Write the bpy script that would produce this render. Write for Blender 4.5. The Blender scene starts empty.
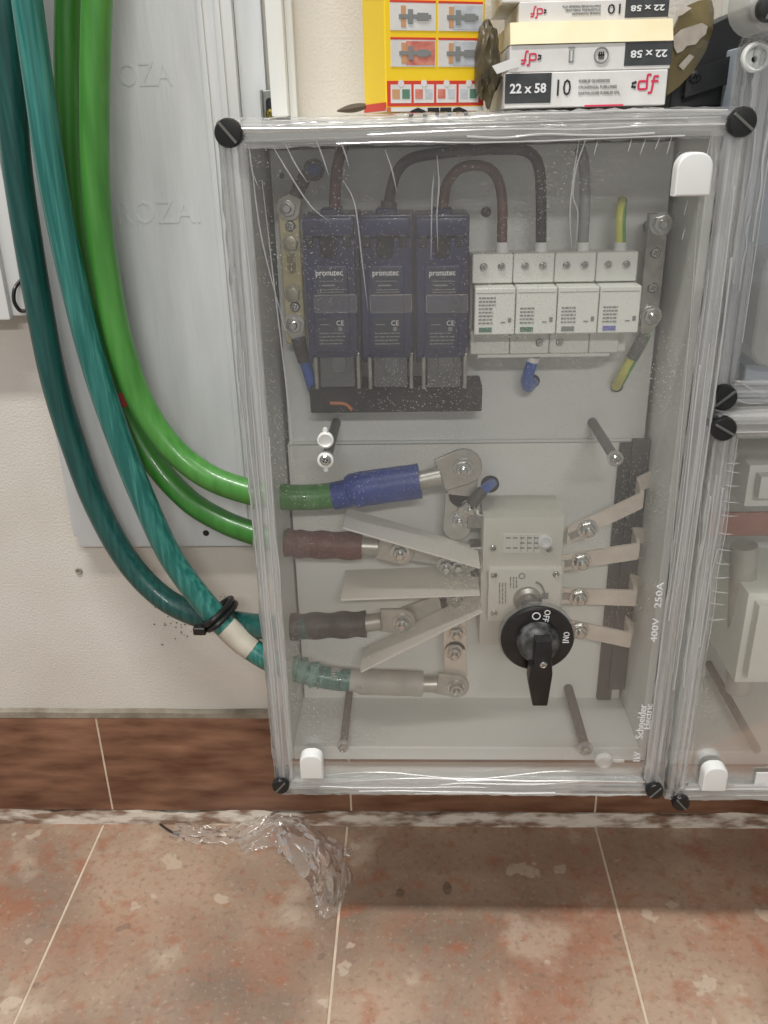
import bpy, bmesh, math, random
from mathutils import Vector, Matrix, noise
random.seed(7)
S = bpy.context.scene
COL = S.collection
R = math.radians

# ---------------------------------------------------------------- camera
CAM = Vector((-0.0449, -0.7933, 0.7400)); F = 866.2
PITCH, YAW, ROLL = 0.40765, -0.03999, 0.02259
_f = Vector((math.sin(YAW)*math.cos(PITCH), math.cos(YAW)*math.cos(PITCH), -math.sin(PITCH)))
_r = Vector((math.cos(YAW), -math.sin(YAW), 0)); _d = _f.cross(_r)
RT = math.cos(ROLL)*_r + math.sin(ROLL)*_d
DN = -math.sin(ROLL)*_r + math.cos(ROLL)*_d
cam = bpy.data.objects.new('camera', bpy.data.cameras.new('camera')); COL.objects.link(cam)
m = Matrix((( RT.x, -DN.x, -_f.x, CAM.x), (RT.y, -DN.y, -_f.y, CAM.y), (RT.z, -DN.z, -_f.z, CAM.z), (0, 0, 0, 1)))
cam.matrix_world = m
cam.data.sensor_fit = 'VERTICAL'; cam.data.sensor_height = 36; cam.data.lens = F/1024*36
cam.data.clip_start = 0.01
S.camera = cam

def ray(u, v): return (RT*((u-384)/F) + DN*((v-512)/F) + _f)
def P(u, v, Y):
    d = ray(u, v); return CAM + d*((Y-CAM.y)/d.y)
def PZ(u, v, Z):
    d = ray(u, v); return CAM + d*((Z-CAM.z)/d.z)
def SC(u, v, Y): return (P(u, v, Y)-CAM).dot(_f)/F      # metres per pixel there

# ---------------------------------------------------------------- light
w = bpy.data.worlds.new('room_light'); S.world = w; w.use_nodes = True
bg = w.node_tree.nodes['Background']; bg.inputs[0].default_value = (0.98, 0.98, 0.97, 1); bg.inputs[1].default_value = 0.40
def area(name, loc, target, sx, sy, power, col):
    l = bpy.data.lights.new(name, 'AREA'); l.shape = 'RECTANGLE'; l.size = sx; l.size_y = sy; l.energy = power; l.color = col
    o = bpy.data.objects.new(name, l); COL.objects.link(o); o.location = loc
    o.rotation_euler = (Vector(target)-Vector(loc)).to_track_quat('-Z', 'Y').to_euler()
    return o
area('ceiling_tube_lamp', (-0.55, -0.72, 2.45), (-0.55, -0.5, 0), 1.2, 0.12, 54, (1.0, 0.98, 0.95))
area('added_front_fill', (0.2, -3.4, 2.3), (0.1, -1.6, 0.6), 1.2, 0.15, 50, (1.0, 0.98, 0.95))  # added lamp behind the camera, brightens the box interior from the front
S.view_settings.view_transform = 'Standard'; S.view_settings.look = 'None'
S.view_settings.exposure = -0.32; S.view_settings.gamma = 1
S.cycles.transparent_max_bounces = 24

# ---------------------------------------------------------------- materials
def srgb(r, g, b):
    f = lambda c: ((c/255+0.055)/1.055)**2.4 if c/255 > 0.04045 else c/255/12.92
    return (f(r), f(g), f(b), 1)
MATS = {}
def mat(name, col, rough=0.5, metal=0.0, col2=None, scale=30, stretch=None, bump=0.0, bscale=None, bstretch=None, spec=0.5, coat=0.0, lo=0.35, hi=0.65, detail=4):
    mt = bpy.data.materials.new(name); mt.use_nodes = True; nt = mt.node_tree; N = nt.nodes; L = nt.links
    b = N['Principled BSDF']
    b.inputs['Base Color'].default_value = srgb(*col); b.inputs['Roughness'].default_value = rough
    b.inputs['Metallic'].default_value = metal; b.inputs['Specular IOR Level'].default_value = spec
    b.inputs['Coat Weight'].default_value = coat
    geo = N.new('ShaderNodeNewGeometry')
    def mapped(st):
        mp = N.new('ShaderNodeMapping'); mp.inputs['Scale'].default_value = st or (1, 1, 1)
        L.new(geo.outputs['Position'], mp.inputs['Vector']); return mp.outputs[0]
    if col2:
        n = N.new('ShaderNodeTexNoise'); n.inputs['Scale'].default_value = scale; n.inputs['Detail'].default_value = detail
        L.new(mapped(stretch), n.inputs['Vector'])
        cr = N.new('ShaderNodeValToRGB'); cr.color_ramp.elements[0].position = lo; cr.color_ramp.elements[1].position = hi
        cr.color_ramp.elements[0].color = srgb(*col); cr.color_ramp.elements[1].color = srgb(*col2)
        L.new(n.outputs['Fac'], cr.inputs[0]); L.new(cr.outputs[0], b.inputs['Base Color'])
    if bump:
        n2 = N.new('ShaderNodeTexNoise'); n2.inputs['Scale'].default_value = bscale or scale; n2.inputs['Detail'].default_value = 5
        L.new(mapped(bstretch or stretch), n2.inputs['Vector'])
        bp = N.new('ShaderNodeBump'); bp.inputs['Strength'].default_value = bump; bp.inputs['Distance'].default_value = 0.002
        L.new(n2.outputs['Fac'], bp.inputs['Height']); L.new(bp.outputs[0], b.inputs['Normal'])
    MATS[name] = mt; return mt

def clear(name, alpha, col=(235, 235, 235), rough=0.12, gloss=0.5, specks=0.0, bump=0.0, bscale=60, stretch=None, speck_scale=260, smear=0.0):
    """see-through plastic: transparent + a milky diffuse share + fresnel gloss, with white dust specks"""
    mt = bpy.data.materials.new(name); mt.use_nodes = True; nt = mt.node_tree; N = nt.nodes; L = nt.links
    for n in list(N): N.remove(n)
    out = N.new('ShaderNodeOutputMaterial'); tr = N.new('ShaderNodeBsdfTransparent'); tr.inputs[0].default_value = (0.99, 0.99, 0.985, 1)
    df = N.new('ShaderNodeBsdfDiffuse'); df.inputs[0].default_value = srgb(*col)
    tl = N.new('ShaderNodeBsdfTranslucent'); tl.inputs[0].default_value = srgb(*col)
    dm = N.new('ShaderNodeMixShader'); dm.inputs[0].default_value = 0.35; L.new(df.outputs[0], dm.inputs[1]); L.new(tl.outputs[0], dm.inputs[2])
    gl = N.new('ShaderNodeBsdfGlossy'); gl.inputs[0].default_value = (1, 1, 1, 1); gl.inputs['Roughness'].default_value = rough
    m1 = N.new('ShaderNodeMixShader'); m1.inputs[0].default_value = alpha
    L.new(tr.outputs[0], m1.inputs[1]); L.new(dm.outputs[0], m1.inputs[2])
    fr = N.new('ShaderNodeFresnel'); fr.inputs[0].default_value = 1.5
    mu = N.new('ShaderNodeMath'); mu.operation = 'MULTIPLY'; mu.inputs[1].default_value = gloss; L.new(fr.outputs[0], mu.inputs[0])
    m2 = N.new('ShaderNodeMixShader'); L.new(mu.outputs[0], m2.inputs[0]); L.new(m1.outputs[0], m2.inputs[1]); L.new(gl.outputs[0], m2.inputs[2])
    L.new(m2.outputs[0], out.inputs[0])
    geo = N.new('ShaderNodeNewGeometry'); mp = N.new('ShaderNodeMapping'); mp.inputs['Scale'].default_value = stretch or (1, 1, 1)
    L.new(geo.outputs['Position'], mp.inputs['Vector'])
    if specks or smear:
        vo = N.new('ShaderNodeTexVoronoi'); vo.inputs['Scale'].default_value = speck_scale; L.new(geo.outputs['Position'], vo.inputs['Vector'])
        no = N.new('ShaderNodeTexNoise'); no.inputs['Scale'].default_value = 11; no.inputs['Detail'].default_value = 6; L.new(geo.outputs['Position'], no.inputs['Vector'])
        lt = N.new('ShaderNodeMath'); lt.operation = 'LESS_THAN'; L.new(vo.outputs['Distance'], lt.inputs[0])
        mr = N.new('ShaderNodeMapRange'); mr.inputs[1].default_value = 0.34; mr.inputs[2].default_value = 0.85; mr.inputs[3].default_value = 0.04; mr.inputs[4].default_value = 0.27
        L.new(no.outputs['Fac'], mr.inputs[0]); L.new(mr.outputs[0], lt.inputs[1])
        ms = N.new('ShaderNodeMath'); ms.operation = 'MULTIPLY'; ms.inputs[1].default_value = specks; L.new(lt.outputs[0], ms.inputs[0])
        sm = N.new('ShaderNodeMapRange'); sm.inputs[1].default_value = 0.3; sm.inputs[2].default_value = 0.75; sm.inputs[3].default_value = max(alpha-smear, 0.0); sm.inputs[4].default_value = alpha+smear
        n3 = N.new('ShaderNodeTexNoise'); n3.inputs['Scale'].default_value = 9; n3.inputs['Detail'].default_value = 4; L.new(mp.outputs[0], n3.inputs['Vector']); L.new(n3.outputs['Fac'], sm.inputs[0])
        ad = N.new('ShaderNodeMath'); ad.use_clamp = True; L.new(ms.outputs[0], ad.inputs[0]); L.new(sm.outputs[0], ad.inputs[1])
        L.new(ad.outputs[0], m1.inputs[0])
    if bump:
        n2 = N.new('ShaderNodeTexNoise'); n2.inputs['Scale'].default_value = bscale; n2.inputs['Detail'].default_value = 3; L.new(mp.outputs[0], n2.inputs['Vector'])
        bp = N.new('ShaderNodeBump'); bp.inputs['Strength'].default_value = bump; bp.inputs['Distance'].default_value = 0.003
        L.new(n2.outputs['Fac'], bp.inputs['Height'])
        for n in (gl, df, fr): L.new(bp.outputs[0], n.inputs['Normal'])
    MATS[name] = mt; return mt

mat('plaster', (212, 207, 199), 0.9, col2=(201, 195, 185), scale=6, bump=0.3, bscale=420, spec=0.2)
mat('cement', (150, 142, 128), 0.95, col2=(122, 112, 98), scale=40, bump=0.5, bscale=150)
mat('grout', (214, 198, 178), 0.9, col2=(196, 178, 156), scale=40)
mat('caulk', (206, 196, 182), 0.85, col2=(128, 102, 84), scale=70, stretch=(0.5, 1, 1.6), bump=0.5, bscale=120, lo=0.42, hi=0.62, detail=8)
mat('panel_paint', (204, 206, 206), 0.42, col2=(192, 194, 194), scale=14, stretch=(3, 1, 0.5), bump=0.35, bscale=40, bstretch=(4, 1, 0.5))
mat('white_pvc', (222, 223, 221), 0.35)
mat('galvanised', (168, 170, 166), 0.38, 0.8, col2=(130, 132, 128), scale=60)
mat('brass_screw', (150, 140, 70), 0.35, 0.9)
mat('black_plastic', (24, 24, 24), 0.38)
mat('black_soft', (16, 16, 17), 0.55, col2=(40, 40, 40), scale=50)
mat('black_metal', (30, 32, 33), 0.45, col2=(40, 42, 42), scale=20)
mat('teal_dark', (14, 66, 62), 0.38, col2=(34, 92, 86), scale=90, stretch=(3, 3, 0.12), bump=0.12, bscale=90, lo=0.4, hi=0.75, coat=0.25)
mat('teal_light', (22, 96, 88), 0.34, col2=(72, 146, 136), scale=90, stretch=(3, 3, 0.12), bump=0.12, bscale=90, lo=0.42, hi=0.8, coat=0.3)
mat('green_bright', (58, 120, 44), 0.36, col2=(74, 138, 58), scale=50, stretch=(2.5, 2.5, 0.25), bump=0.08, bscale=90, coat=0.25)
mat('green_deep', (44, 104, 32), 0.4, col2=(54, 116, 42), scale=50, stretch=(2.5, 2.5, 0.25), bump=0.08, coat=0.2)
mat('red_tape', (150, 52, 40), 0.5)
mat('grey_tape', (190, 184, 170), 0.5, col2=(172, 164, 150), scale=40)
mat('abs_grey', (222, 224, 220), 0.45, bump=0.05, bscale=200)
mat('plate_grey', (216, 218, 215), 0.5, bump=0.04, bscale=160)
mat('plate_low', (228, 228, 222), 0.5, bump=0.04, bscale=160)
mat('cap_white', (226, 227, 224), 0.35)
mat('navy', (26, 32, 78), 0.35, col2=(22, 26, 62), scale=40, coat=0.2)
mat('navy_dark', (14, 15, 24), 0.45)
mat('label_dark', (40, 44, 62), 0.5)
mat('print_white', (225, 225, 225), 0.6)
mat('print_black', (25, 25, 25), 0.6)
mat('print_grey', (130, 132, 130), 0.6)
mat('print_green', (90, 128, 108), 0.6)
mat('print_blue', (116, 118, 186), 0.6)
mat('spd_grey', (222, 223, 216), 0.45)
mat('spd_white', (236, 238, 230), 0.45)
mat('steel', (200, 200, 196), 0.22, 1.0)
mat('steel_dull', (176, 174, 168), 0.4, 0.85, col2=(150, 148, 142), scale=90)
mat('zinc_yellow', (202, 192, 150), 0.4, 0.45, col2=(186, 178, 134), scale=60)
mat('tin', (196, 194, 186), 0.38, 0.6, col2=(178, 174, 164), scale=70)
mat('tin_pale', (226, 216, 202), 0.45, 0.2, col2=(212, 200, 186), scale=60)
mat('blue_shrink', (44, 70, 150), 0.4, col2=(36, 60, 132), scale=60, bump=0.3, bscale=90)
mat('brown_shrink', (112, 66, 58), 0.5, col2=(98, 56, 50), scale=60, bump=0.4, bscale=120)
mat('black_shrink', (70, 66, 64), 0.5, col2=(52, 50, 50), scale=60, bump=0.4, bscale=120)
mat('grey_shrink', (186, 184, 176), 0.5, col2=(170, 168, 160), scale=60, bump=0.4, bscale=120)
mat('teal_tape', (84, 142, 130), 0.45, col2=(128, 172, 160), scale=120, bump=0.6, bscale=150)
mat('wire_black', (40, 38, 38), 0.45)
mat('wire_brown', (96, 60, 54), 0.45)
mat('wire_grey', (140, 142, 142), 0.45)
mat('wire_blue', (44, 92, 178), 0.4)
mat('wire_yellow', (206, 206, 96), 0.45)
mat('wire_green', (96, 150, 70), 0.45)
mat('switch_grey', (206, 204, 192), 0.5)
mat('switch_front', (216, 214, 204), 0.5)
mat('barrier', (226, 222, 212), 0.5)
mat('strip_dark', (62, 62, 60), 0.5)
mat('post_dark', (96, 96, 92), 0.5)
mat('handle_black', (22, 22, 22), 0.3, col2=(34, 34, 34), scale=80)
mat('handle_dusty', (26, 26, 26), 0.5, col2=(104, 104, 102), scale=120, bump=0.1, lo=0.35, hi=0.75)
mat('yellow_card', (244, 206, 34), 0.5)
mat('yellow_side', (226, 190, 70), 0.55)
mat('red_print', (206, 60, 44), 0.55)
mat('df_red', (206, 44, 78), 0.55)
mat('white_card', (222, 220, 217), 0.55, col2=(210, 207, 203), scale=50)
mat('cream_card', (226, 216, 182), 0.6, col2=(218, 206, 168), scale=30)
mat('dark_card', (52, 54, 56), 0.5, col2=(70, 72, 72), scale=90, lo=0.5, hi=0.8)
mat('kraft', (196, 150, 110), 0.7)
mat('brick_print', (190, 104, 90), 0.6, col2=(214, 140, 120), scale=160)
mat('concrete_print', (178, 182, 188), 0.6, col2=(200, 203, 207), scale=140)
mat('brown_wrap', (92, 82, 58), 0.38, col2=(66, 58, 40), scale=60, bump=0.5, bscale=70)
mat('paper_torn', (206, 198, 186), 0.7, col2=(184, 172, 158), scale=90)
mat('copper_dull', (176, 130, 116), 0.45, 0.4, col2=(160, 116, 104), scale=60)
mat('blue_grey', (176, 184, 194), 0.4)
mat('stain', (108, 88, 74), 0.6, col2=(124, 104, 88), scale=200)
mat('leaf_dry', (84, 74, 60), 0.7)
mat('orange_wire', (190, 110, 60), 0.5)
mat('gold_bolt', (176, 170, 148), 0.35, 0.8)
mat('slot_olive', (128, 120, 86), 0.5)
clear('lid_clear', 0.054, (244, 238, 232), 0.16, 0.7, specks=0.45, smear=0.03, speck_scale=380)
clear('lid_rim', 0.42, (238, 238, 236), 0.2, 0.9, bump=0.25, bscale=30)
clear('film_v', 0.26, (250, 250, 250), 0.12, 1.0, smear=0.26, stretch=(34, 20, 0.5), bump=0.5, bscale=8)
clear('film_h', 0.26, (250, 250, 250), 0.12, 1.0, smear=0.26, stretch=(0.5, 20, 34), bump=0.5, bscale=8)
clear('film_fold', 0.3, (250, 250, 250), 0.12, 1.0)
clear('film_crease', 0.45, (250, 250, 250), 0.12, 1.0)
clear('film_scrap', 0.15, (240, 238, 232), 0.14, 0.75, bump=0.15, bscale=60)
clear('smoky_clear', 0.14, (150, 150, 150), 0.15, 0.8)
clear('shutter_clear', 0.36, (150, 152, 152), 0.2, 0.8)
clear('cap_clear', 0.4, (235, 235, 230), 0.2, 0.8)
clear('tape_brown', 0.84, (150, 134, 92), 0.2, 1.0, bump=0.4, bscale=60)

def tile_mat(name, base, red, pale, dark):
    mt = bpy.data.materials.new(name); mt.use_nodes = True; nt = mt.node_tree; N = nt.nodes; L = nt.links
    b = N['Principled BSDF']; b.inputs['Roughness'].default_value = 0.45
    geo = N.new('ShaderNodeNewGeometry')
    cur = N.new('ShaderNodeRGB'); cur.outputs[0].default_value = srgb(*base); out = cur.outputs[0]
    for i, (c, sc, lo, hi, fac, det) in enumerate(((dark, 5, 0.38, 0.66, 0.75, 10), (red, 9, 0.48, 0.70, 0.55, 11), (red, 26, 0.58, 0.68, 0.5, 10), (pale, 12, 0.58, 0.68, 0.45, 10), (red, 60, 0.54, 0.68, 0.45, 10), (pale, 20, 0.645, 0.66, 0.5, 3), (dark, 30, 0.70, 0.72, 0.45, 4), (pale, 200, 0.58, 0.72, 0.28, 6), (dark, 160, 0.54, 0.70, 0.4, 9))):
        mp = N.new('ShaderNodeMapping'); mp.inputs['Location'].default_value = (i*3.7+1.3, i*1.9, i*2.3); L.new(geo.outputs['Position'], mp.inputs['Vector'])
        n = N.new('ShaderNodeTexNoise'); n.inputs['Scale'].default_value = sc; n.inputs['Detail'].default_value = det; L.new(mp.outputs[0], n.inputs['Vector'])
        mr = N.new('ShaderNodeMapRange'); mr.inputs[1].default_value = lo; mr.inputs[2].default_value = hi; mr.inputs[4].default_value = fac; L.new(n.outputs['Fac'], mr.inputs[0])
        mx = N.new('ShaderNodeMix'); mx.data_type = 'RGBA'; L.new(mr.outputs[0], mx.inputs[0]); L.new(out, mx.inputs[6]); mx.inputs[7].default_value = srgb(*c); out = mx.outputs[2]
    L.new(out, b.inputs['Base Color'])
    n = N.new('ShaderNodeTexNoise'); n.inputs['Scale'].default_value = 120; n.inputs['Detail'].default_value = 6; L.new(geo.outputs['Position'], n.inputs['Vector'])
    bp = N.new('ShaderNodeBump'); bp.inputs['Strength'].default_value = 0.25; bp.inputs['Distance'].default_value = 0.002; L.new(n.outputs['Fac'], bp.inputs['Height']); L.new(bp.outputs[0], b.inputs['Normal'])
    MATS[name] = mt
tile_mat('floor_tile', (178, 152, 130), (160, 98, 70), (206, 190, 170), (108, 92, 80))
mat('base_tile', (92, 57, 39), 0.45, col2=(148, 110, 86), scale=34, stretch=(0.45, 1, 2.0), bump=0.2, bscale=90, lo=0.3, hi=0.75, detail=14)

# ---------------------------------------------------------------- mesh helpers
def BM(): return bmesh.new()
def merge(dst, src):
    me = bpy.data.meshes.new('t'); src.to_mesh(me); src.free(); dst.from_mesh(me); bpy.data.meshes.remove(me)
def box(bm, x0, x1, y0, y1, z0, z1, bev=0.0, seg=2, M=None):
    t = BM(); bmesh.ops.create_cube(t, size=1)
    for v in t.verts:
        v.co = Vector(((x0+x1)/2+v.co.x*(x1-x0), (y0+y1)/2+v.co.y*(y1-y0), (z0+z1)/2+v.co.z*(z1-z0)))
    if bev: bmesh.ops.bevel(t, geom=list(t.edges), offset=bev, segments=seg, affect='EDGES', profile=0.6)
    if M: bmesh.ops.transform(t, matrix=M, verts=t.verts)
    merge(bm, t); return bm
def prism(bm, pts, y0, y1, bev=0.0, seg=2):
    """polygon in (x, z), counter-clockwise or not, extruded from y0 (front) to y1"""
    t = BM(); vs = [t.verts.new((p[0], y0, p[1])) for p in pts]; f = t.faces.new(vs)
    r = bmesh.ops.extrude_face_region(t, geom=[f]); nv = [e for e in r['geom'] if isinstance(e, bmesh.types.BMVert)]
    for v in nv: v.co.y = y1
    bmesh.ops.recalc_face_normals(t, faces=t.faces)
    if bev:
        es = [e for e in t.edges if all(abs(v.co.y-y0) < 1e-7 for v in e.verts)]
        bmesh.ops.bevel(t, geom=es, offset=bev, segments=seg, affect='EDGES', profile=0.6)
    merge(bm, t); return bm
def frame_of(d):
    d = d.normalized(); a = Vector((0, 0, 1)) if abs(d.z) < 0.9 else Vector((1, 0, 0))
    n = d.cross(a).normalized(); return n, d.cross(n).normalized()
def smooth_path(pts, n=8):
    pts = [Vector(p) for p in pts]; out = []
    ext = [pts[0]*2-pts[1]] + pts + [pts[-1]*2-pts[-2]]
    for i in range(1, len(ext)-2):
        p0, p1, p2, p3 = ext[i-1:i+3]
        for k in range(n):
            t = k/n
            out.append(0.5*((2*p1)+(p2-p0)*t+(2*p0-5*p1+4*p2-p3)*t*t+(3*p1-p0-3*p2+p3)*t**3))
    out.append(pts[-1]); return out
def tube(bm, pts, r, seg=12, caps=True, jitter=0.0):
    n = len(pts); rr = r if isinstance(r, (list, tuple)) else [r]*n
    pts = [Vector(p) for p in pts]; N = None; rings = []
    for i in range(n):
        d = (pts[min(i+1, n-1)]-pts[max(i-1, 0)]).normalized()
        if N is None: N = frame_of(d)[0]
        N = (N-d*N.dot(d)).normalized(); B = d.cross(N); ring = []
        for k in range(seg):
            a = 2*math.pi*k/seg; q = rr[i]*(1+random.uniform(-jitter, jitter))
            ring.append(bm.verts.new(pts[i]+N*math.cos(a)*q+B*math.sin(a)*q))
        rings.append(ring)
    for i in range(n-1):
        for k in range(seg):
            bm.faces.new((rings[i][k], rings[i][(k+1) % seg], rings[i+1][(k+1) % seg], rings[i+1][k]))
    if caps:
        bm.faces.new(list(reversed(rings[0]))); bm.faces.new(rings[-1])
    return bm
def cyl(bm, p0, p1, r0, r1=None, seg=20):
    return tube(bm, [p0, p1], [r0, r0 if r1 is None else r1], seg)
def lathe(bm, c, prof, seg=24):
    """prof: (radius, y offset) pairs around an axis along Y through c"""
    rings = []
    for r, y in prof:
        rings.append([bm.verts.new((c[0]+math.cos(2*math.pi*k/seg)*max(r, 1e-5), c[1]+y, c[2]+math.sin(2*math.pi*k/seg)*max(r, 1e-5))) for k in range(seg)])
    for a, b in zip(rings, rings[1:]):
        for k in range(seg): bm.faces.new((a[k], a[(k+1) % seg], b[(k+1) % seg], b[k]))
    bm.faces.new(rings[0]); bm.faces.new(list(reversed(rings[-1]))); 
    return bm
def slab(bm, corners, n, th):
    """flat quad given by 4 corners thickened along n by th"""
    n = Vector(n).normalized()*th; a = [bm.verts.new(Vector(c)-n/2) for c in corners]; b = [bm.verts.new(Vector(c)+n/2) for c in corners]
    bm.faces.new(a); bm.faces.new(list(reversed(b)))
    for i in range(4): bm.faces.new((a[i], b[i], b[(i+1) % 4], a[(i+1) % 4]))
    return bm
def capsule(A, B, wa, wb, n=8):
    A = Vector((A[0], 0, A[-1])); B = Vector((B[0], 0, B[-1])); d = (B-A).normalized(); s = Vector((-d.z, 0, d.x))
    p = [A+s*wa, A-s*wa]; a0 = math.atan2(-s.z, -s.x)
    for k in range(n+1):
        a = -math.pi/2+math.pi*k/n; q = B+d*math.cos(a)*wb+s*math.sin(a)*wb; p.append(q)
    return [(q.x, q.z) for q in p]
def rounded(x0, x1, z0, z1, r, n=5, corners=(1, 1, 1, 1)):
    pts = []
    for i, (cx, cz, a0) in enumerate(((x1-r, z1-r, 0), (x0+r, z1-r, 90), (x0+r, z0+r, 180), (x1-r, z0+r, 270))):
        if not corners[i]: pts.append(((x1, z1), (x0, z1), (x0, z0), (x1, z0))[i]); continue
        for k in range(n+1):
            a = R(a0+90*k/n); pts.append((cx+r*math.cos(a), cz+r*math.sin(a)))
    return pts

WORLD = {}
def finish(me, ang=35):
    for p in me.polygons: p.use_smooth = True
    try: me.set_sharp_from_angle(angle=R(ang))
    except Exception: pass
def part(name, bm, mt, parent=None, ang=35, label=None, kind=None, fix=True):
    org = WORLD[parent.name] if parent else Vector((0, 0, 0))
    if fix: bmesh.ops.recalc_face_normals(bm, faces=bm.faces)
    if parent is None:
        lo = Vector((min(v.co.x for v in bm.verts), min(v.co.y for v in bm.verts), min(v.co.z for v in bm.verts)))
        hi = Vector((max(v.co.x for v in bm.verts), max(v.co.y for v in bm.verts), max(v.co.z for v in bm.verts)))
        org = Vector(((lo.x+hi.x)/2, (lo.y+hi.y)/2, lo.z))
    bmesh.ops.translate(bm, verts=bm.verts, vec=-org)
    me = bpy.data.meshes.new(name); bm.to_mesh(me); bm.free(); me.materials.append(MATS[mt]); finish(me, ang)
    o = bpy.data.objects.new(name, me); COL.objects.link(o)
    if parent: o.parent = parent; WORLD[o.name] = org
    else: o.location = org; WORLD[o.name] = org
    if label: o['label'] = label
    if kind: o['kind'] = kind
    return o
def tag(o, label, cat, group=None):
    o['label'] = label; o['category'] = cat
    if group: o['group'] = group
    return o
def solo(name, bm, mt, label, cat, group=None, **k): return tag(part(name, bm, mt, **k), label, cat, group)
def struct(name, bm, mt): o = part(name, bm, mt); o['kind'] = 'structure'; return o
def thing(name, label, cat, loc, group=None):
    o = bpy.data.objects.new(name, None); COL.objects.link(o); o.location = loc; o.empty_display_size = 0.01
    WORLD[o.name] = Vector(loc); return tag(o, label, cat, group)
def inst(name, me, parent, loc, rot=None):
    o = bpy.data.objects.new(name, me); COL.objects.link(o); o.parent = parent; o.location = Vector(loc)-WORLD[parent.name]
    if rot: o.rotation_euler = rot
    WORLD[o.name] = Vector(loc); return o
def text(s, c, wd, ht, mt, parent, roll=0.0, name='printed_text', M=None, ext=0.0002, bold=0.0):
    """flat lettering facing -Y, fitted to wd x ht, centred at c, turned by roll about the view axis"""
    cu = bpy.data.curves.new('t', 'FONT'); cu.body = s; cu.extrude = 0.01; cu.resolution_u = 2; cu.offset = bold
    ob = bpy.data.objects.new('t', cu); COL.objects.link(ob)
    dg = bpy.context.evaluated_depsgraph_get(); me = bpy.data.meshes.new_from_object(ob.evaluated_get(dg))
    bpy.data.objects.remove(ob); bpy.data.curves.remove(cu)
    xs = [v.co.x for v in me.vertices]; ys = [v.co.y for v in me.vertices]
    cx, cy = (min(xs)+max(xs))/2, (min(ys)+max(ys))/2; sx = wd/(max(xs)-min(xs)); sy = ht/(max(ys)-min(ys)) if ht else sx
    t = BM(); t.from_mesh(me); bpy.data.meshes.remove(me)
    cr, sr = math.cos(roll), math.sin(roll)
    for v in t.verts:
        x, y, e = (v.co.x-cx)*sx, (v.co.y-cy)*sy, v.co.z*ext/0.01
        v.co = Vector((x*cr-y*sr, -e, x*sr+y*cr))
    if M: bmesh.ops.transform(t, matrix=M, verts=t.verts)
    else: bmesh.ops.translate(t, verts=t.verts, vec=Vector(c))
    return part(name, t, mt, parent, fix=False)

# shared fastener meshes, all facing -Y with their seat at the origin
def mesh_of(name, bm, mt):
    bmesh.ops.recalc_face_normals(bm, faces=bm.faces); me = bpy.data.meshes.new(name); bm.to_mesh(me); bm.free(); me.materials.append(MATS[mt]); finish(me); return me
def hex_pts(r): return [(r*math.cos(R(60*k+15)), r*math.sin(R(60*k+15))) for k in range(6)]
b_ = BM(); lathe(b_, (0, 0, 0), [(0.0088, 0), (0.0088, -0.0014), (0.0055, -0.0015)], 24); prism(b_, hex_pts(0.0066), -0.0065, -0.001, 0.0006); lathe(b_, (0, 0, 0), [(0.0035, -0.006), (0.0035, -0.0105), (0.0028, -0.0112)], 14)
BOLT = mesh_of('hex_bolt', b_, 'steel')
b_ = BM(); lathe(b_, (0, 0, 0), [(0.0075, 0), (0.0075, -0.0012), (0.005, -0.0013)], 24); prism(b_, hex_pts(0.006), -0.0055, -0.001, 0.0012)
BOLT_Y = mesh_of('yellow_hex_bolt', b_, 'gold_bolt')
def cross_screw(r, mt, nm):
    t = BM(); lathe(t, (0, 0, 0), [(r, 0), (r, -r*0.35), (r*0.75, -r*0.62), (r*0.5, -r*0.66), (r*0.16, -r*0.2)], 18)
    for a in range(4):
        box(t, -r*0.12, r*0.12, -r*0.70, -r*0.2, r*0.16, r*0.62, M=Matrix.Rotation(R(90*a+20), 4, 'Y'))
    return mesh_of(nm, t, mt)
SCREW = cross_screw(0.0042, 'steel', 'cross_screw'); SCREW_S = cross_screw(0.003, 'steel', 'small_cross_screw'); SCREW_BR = cross_screw(0.004, 'brass_screw', 'brass_cross_screw')

# ---------------------------------------------------------------- floor, wall, baseboard
fl = BM(); box(fl, -1.0, 1.0, -1.0, 0.05, -0.03, -0.0008); floor = struct('floor', fl, 'grout')
TX, TW = -0.4173, 0.2894
t = BM(); box(t, 0.0012, TW-0.0012, -TW+0.0012, -0.0012, -0.012, 0, 0.0012, 2); bmesh.ops.recalc_face_normals(t, faces=t.faces)
tme = bpy.data.meshes.new('floor_tile'); t.to_mesh(tme); t.free(); tme.materials.append(MATS['floor_tile']); finish(tme)
for j in range(3):
    for i in range(-2, 5):
        o = inst('floor_tile', tme, floor, (TX+i*TW, 0.004-j*TW, random.uniform(0, 0.0006)))
wl = BM(); box(wl, -1.0, 1.0, 0.0, 0.05, -0.03, 1.5); struct('wall_back', wl, 'plaster')
bb = BM()
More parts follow.
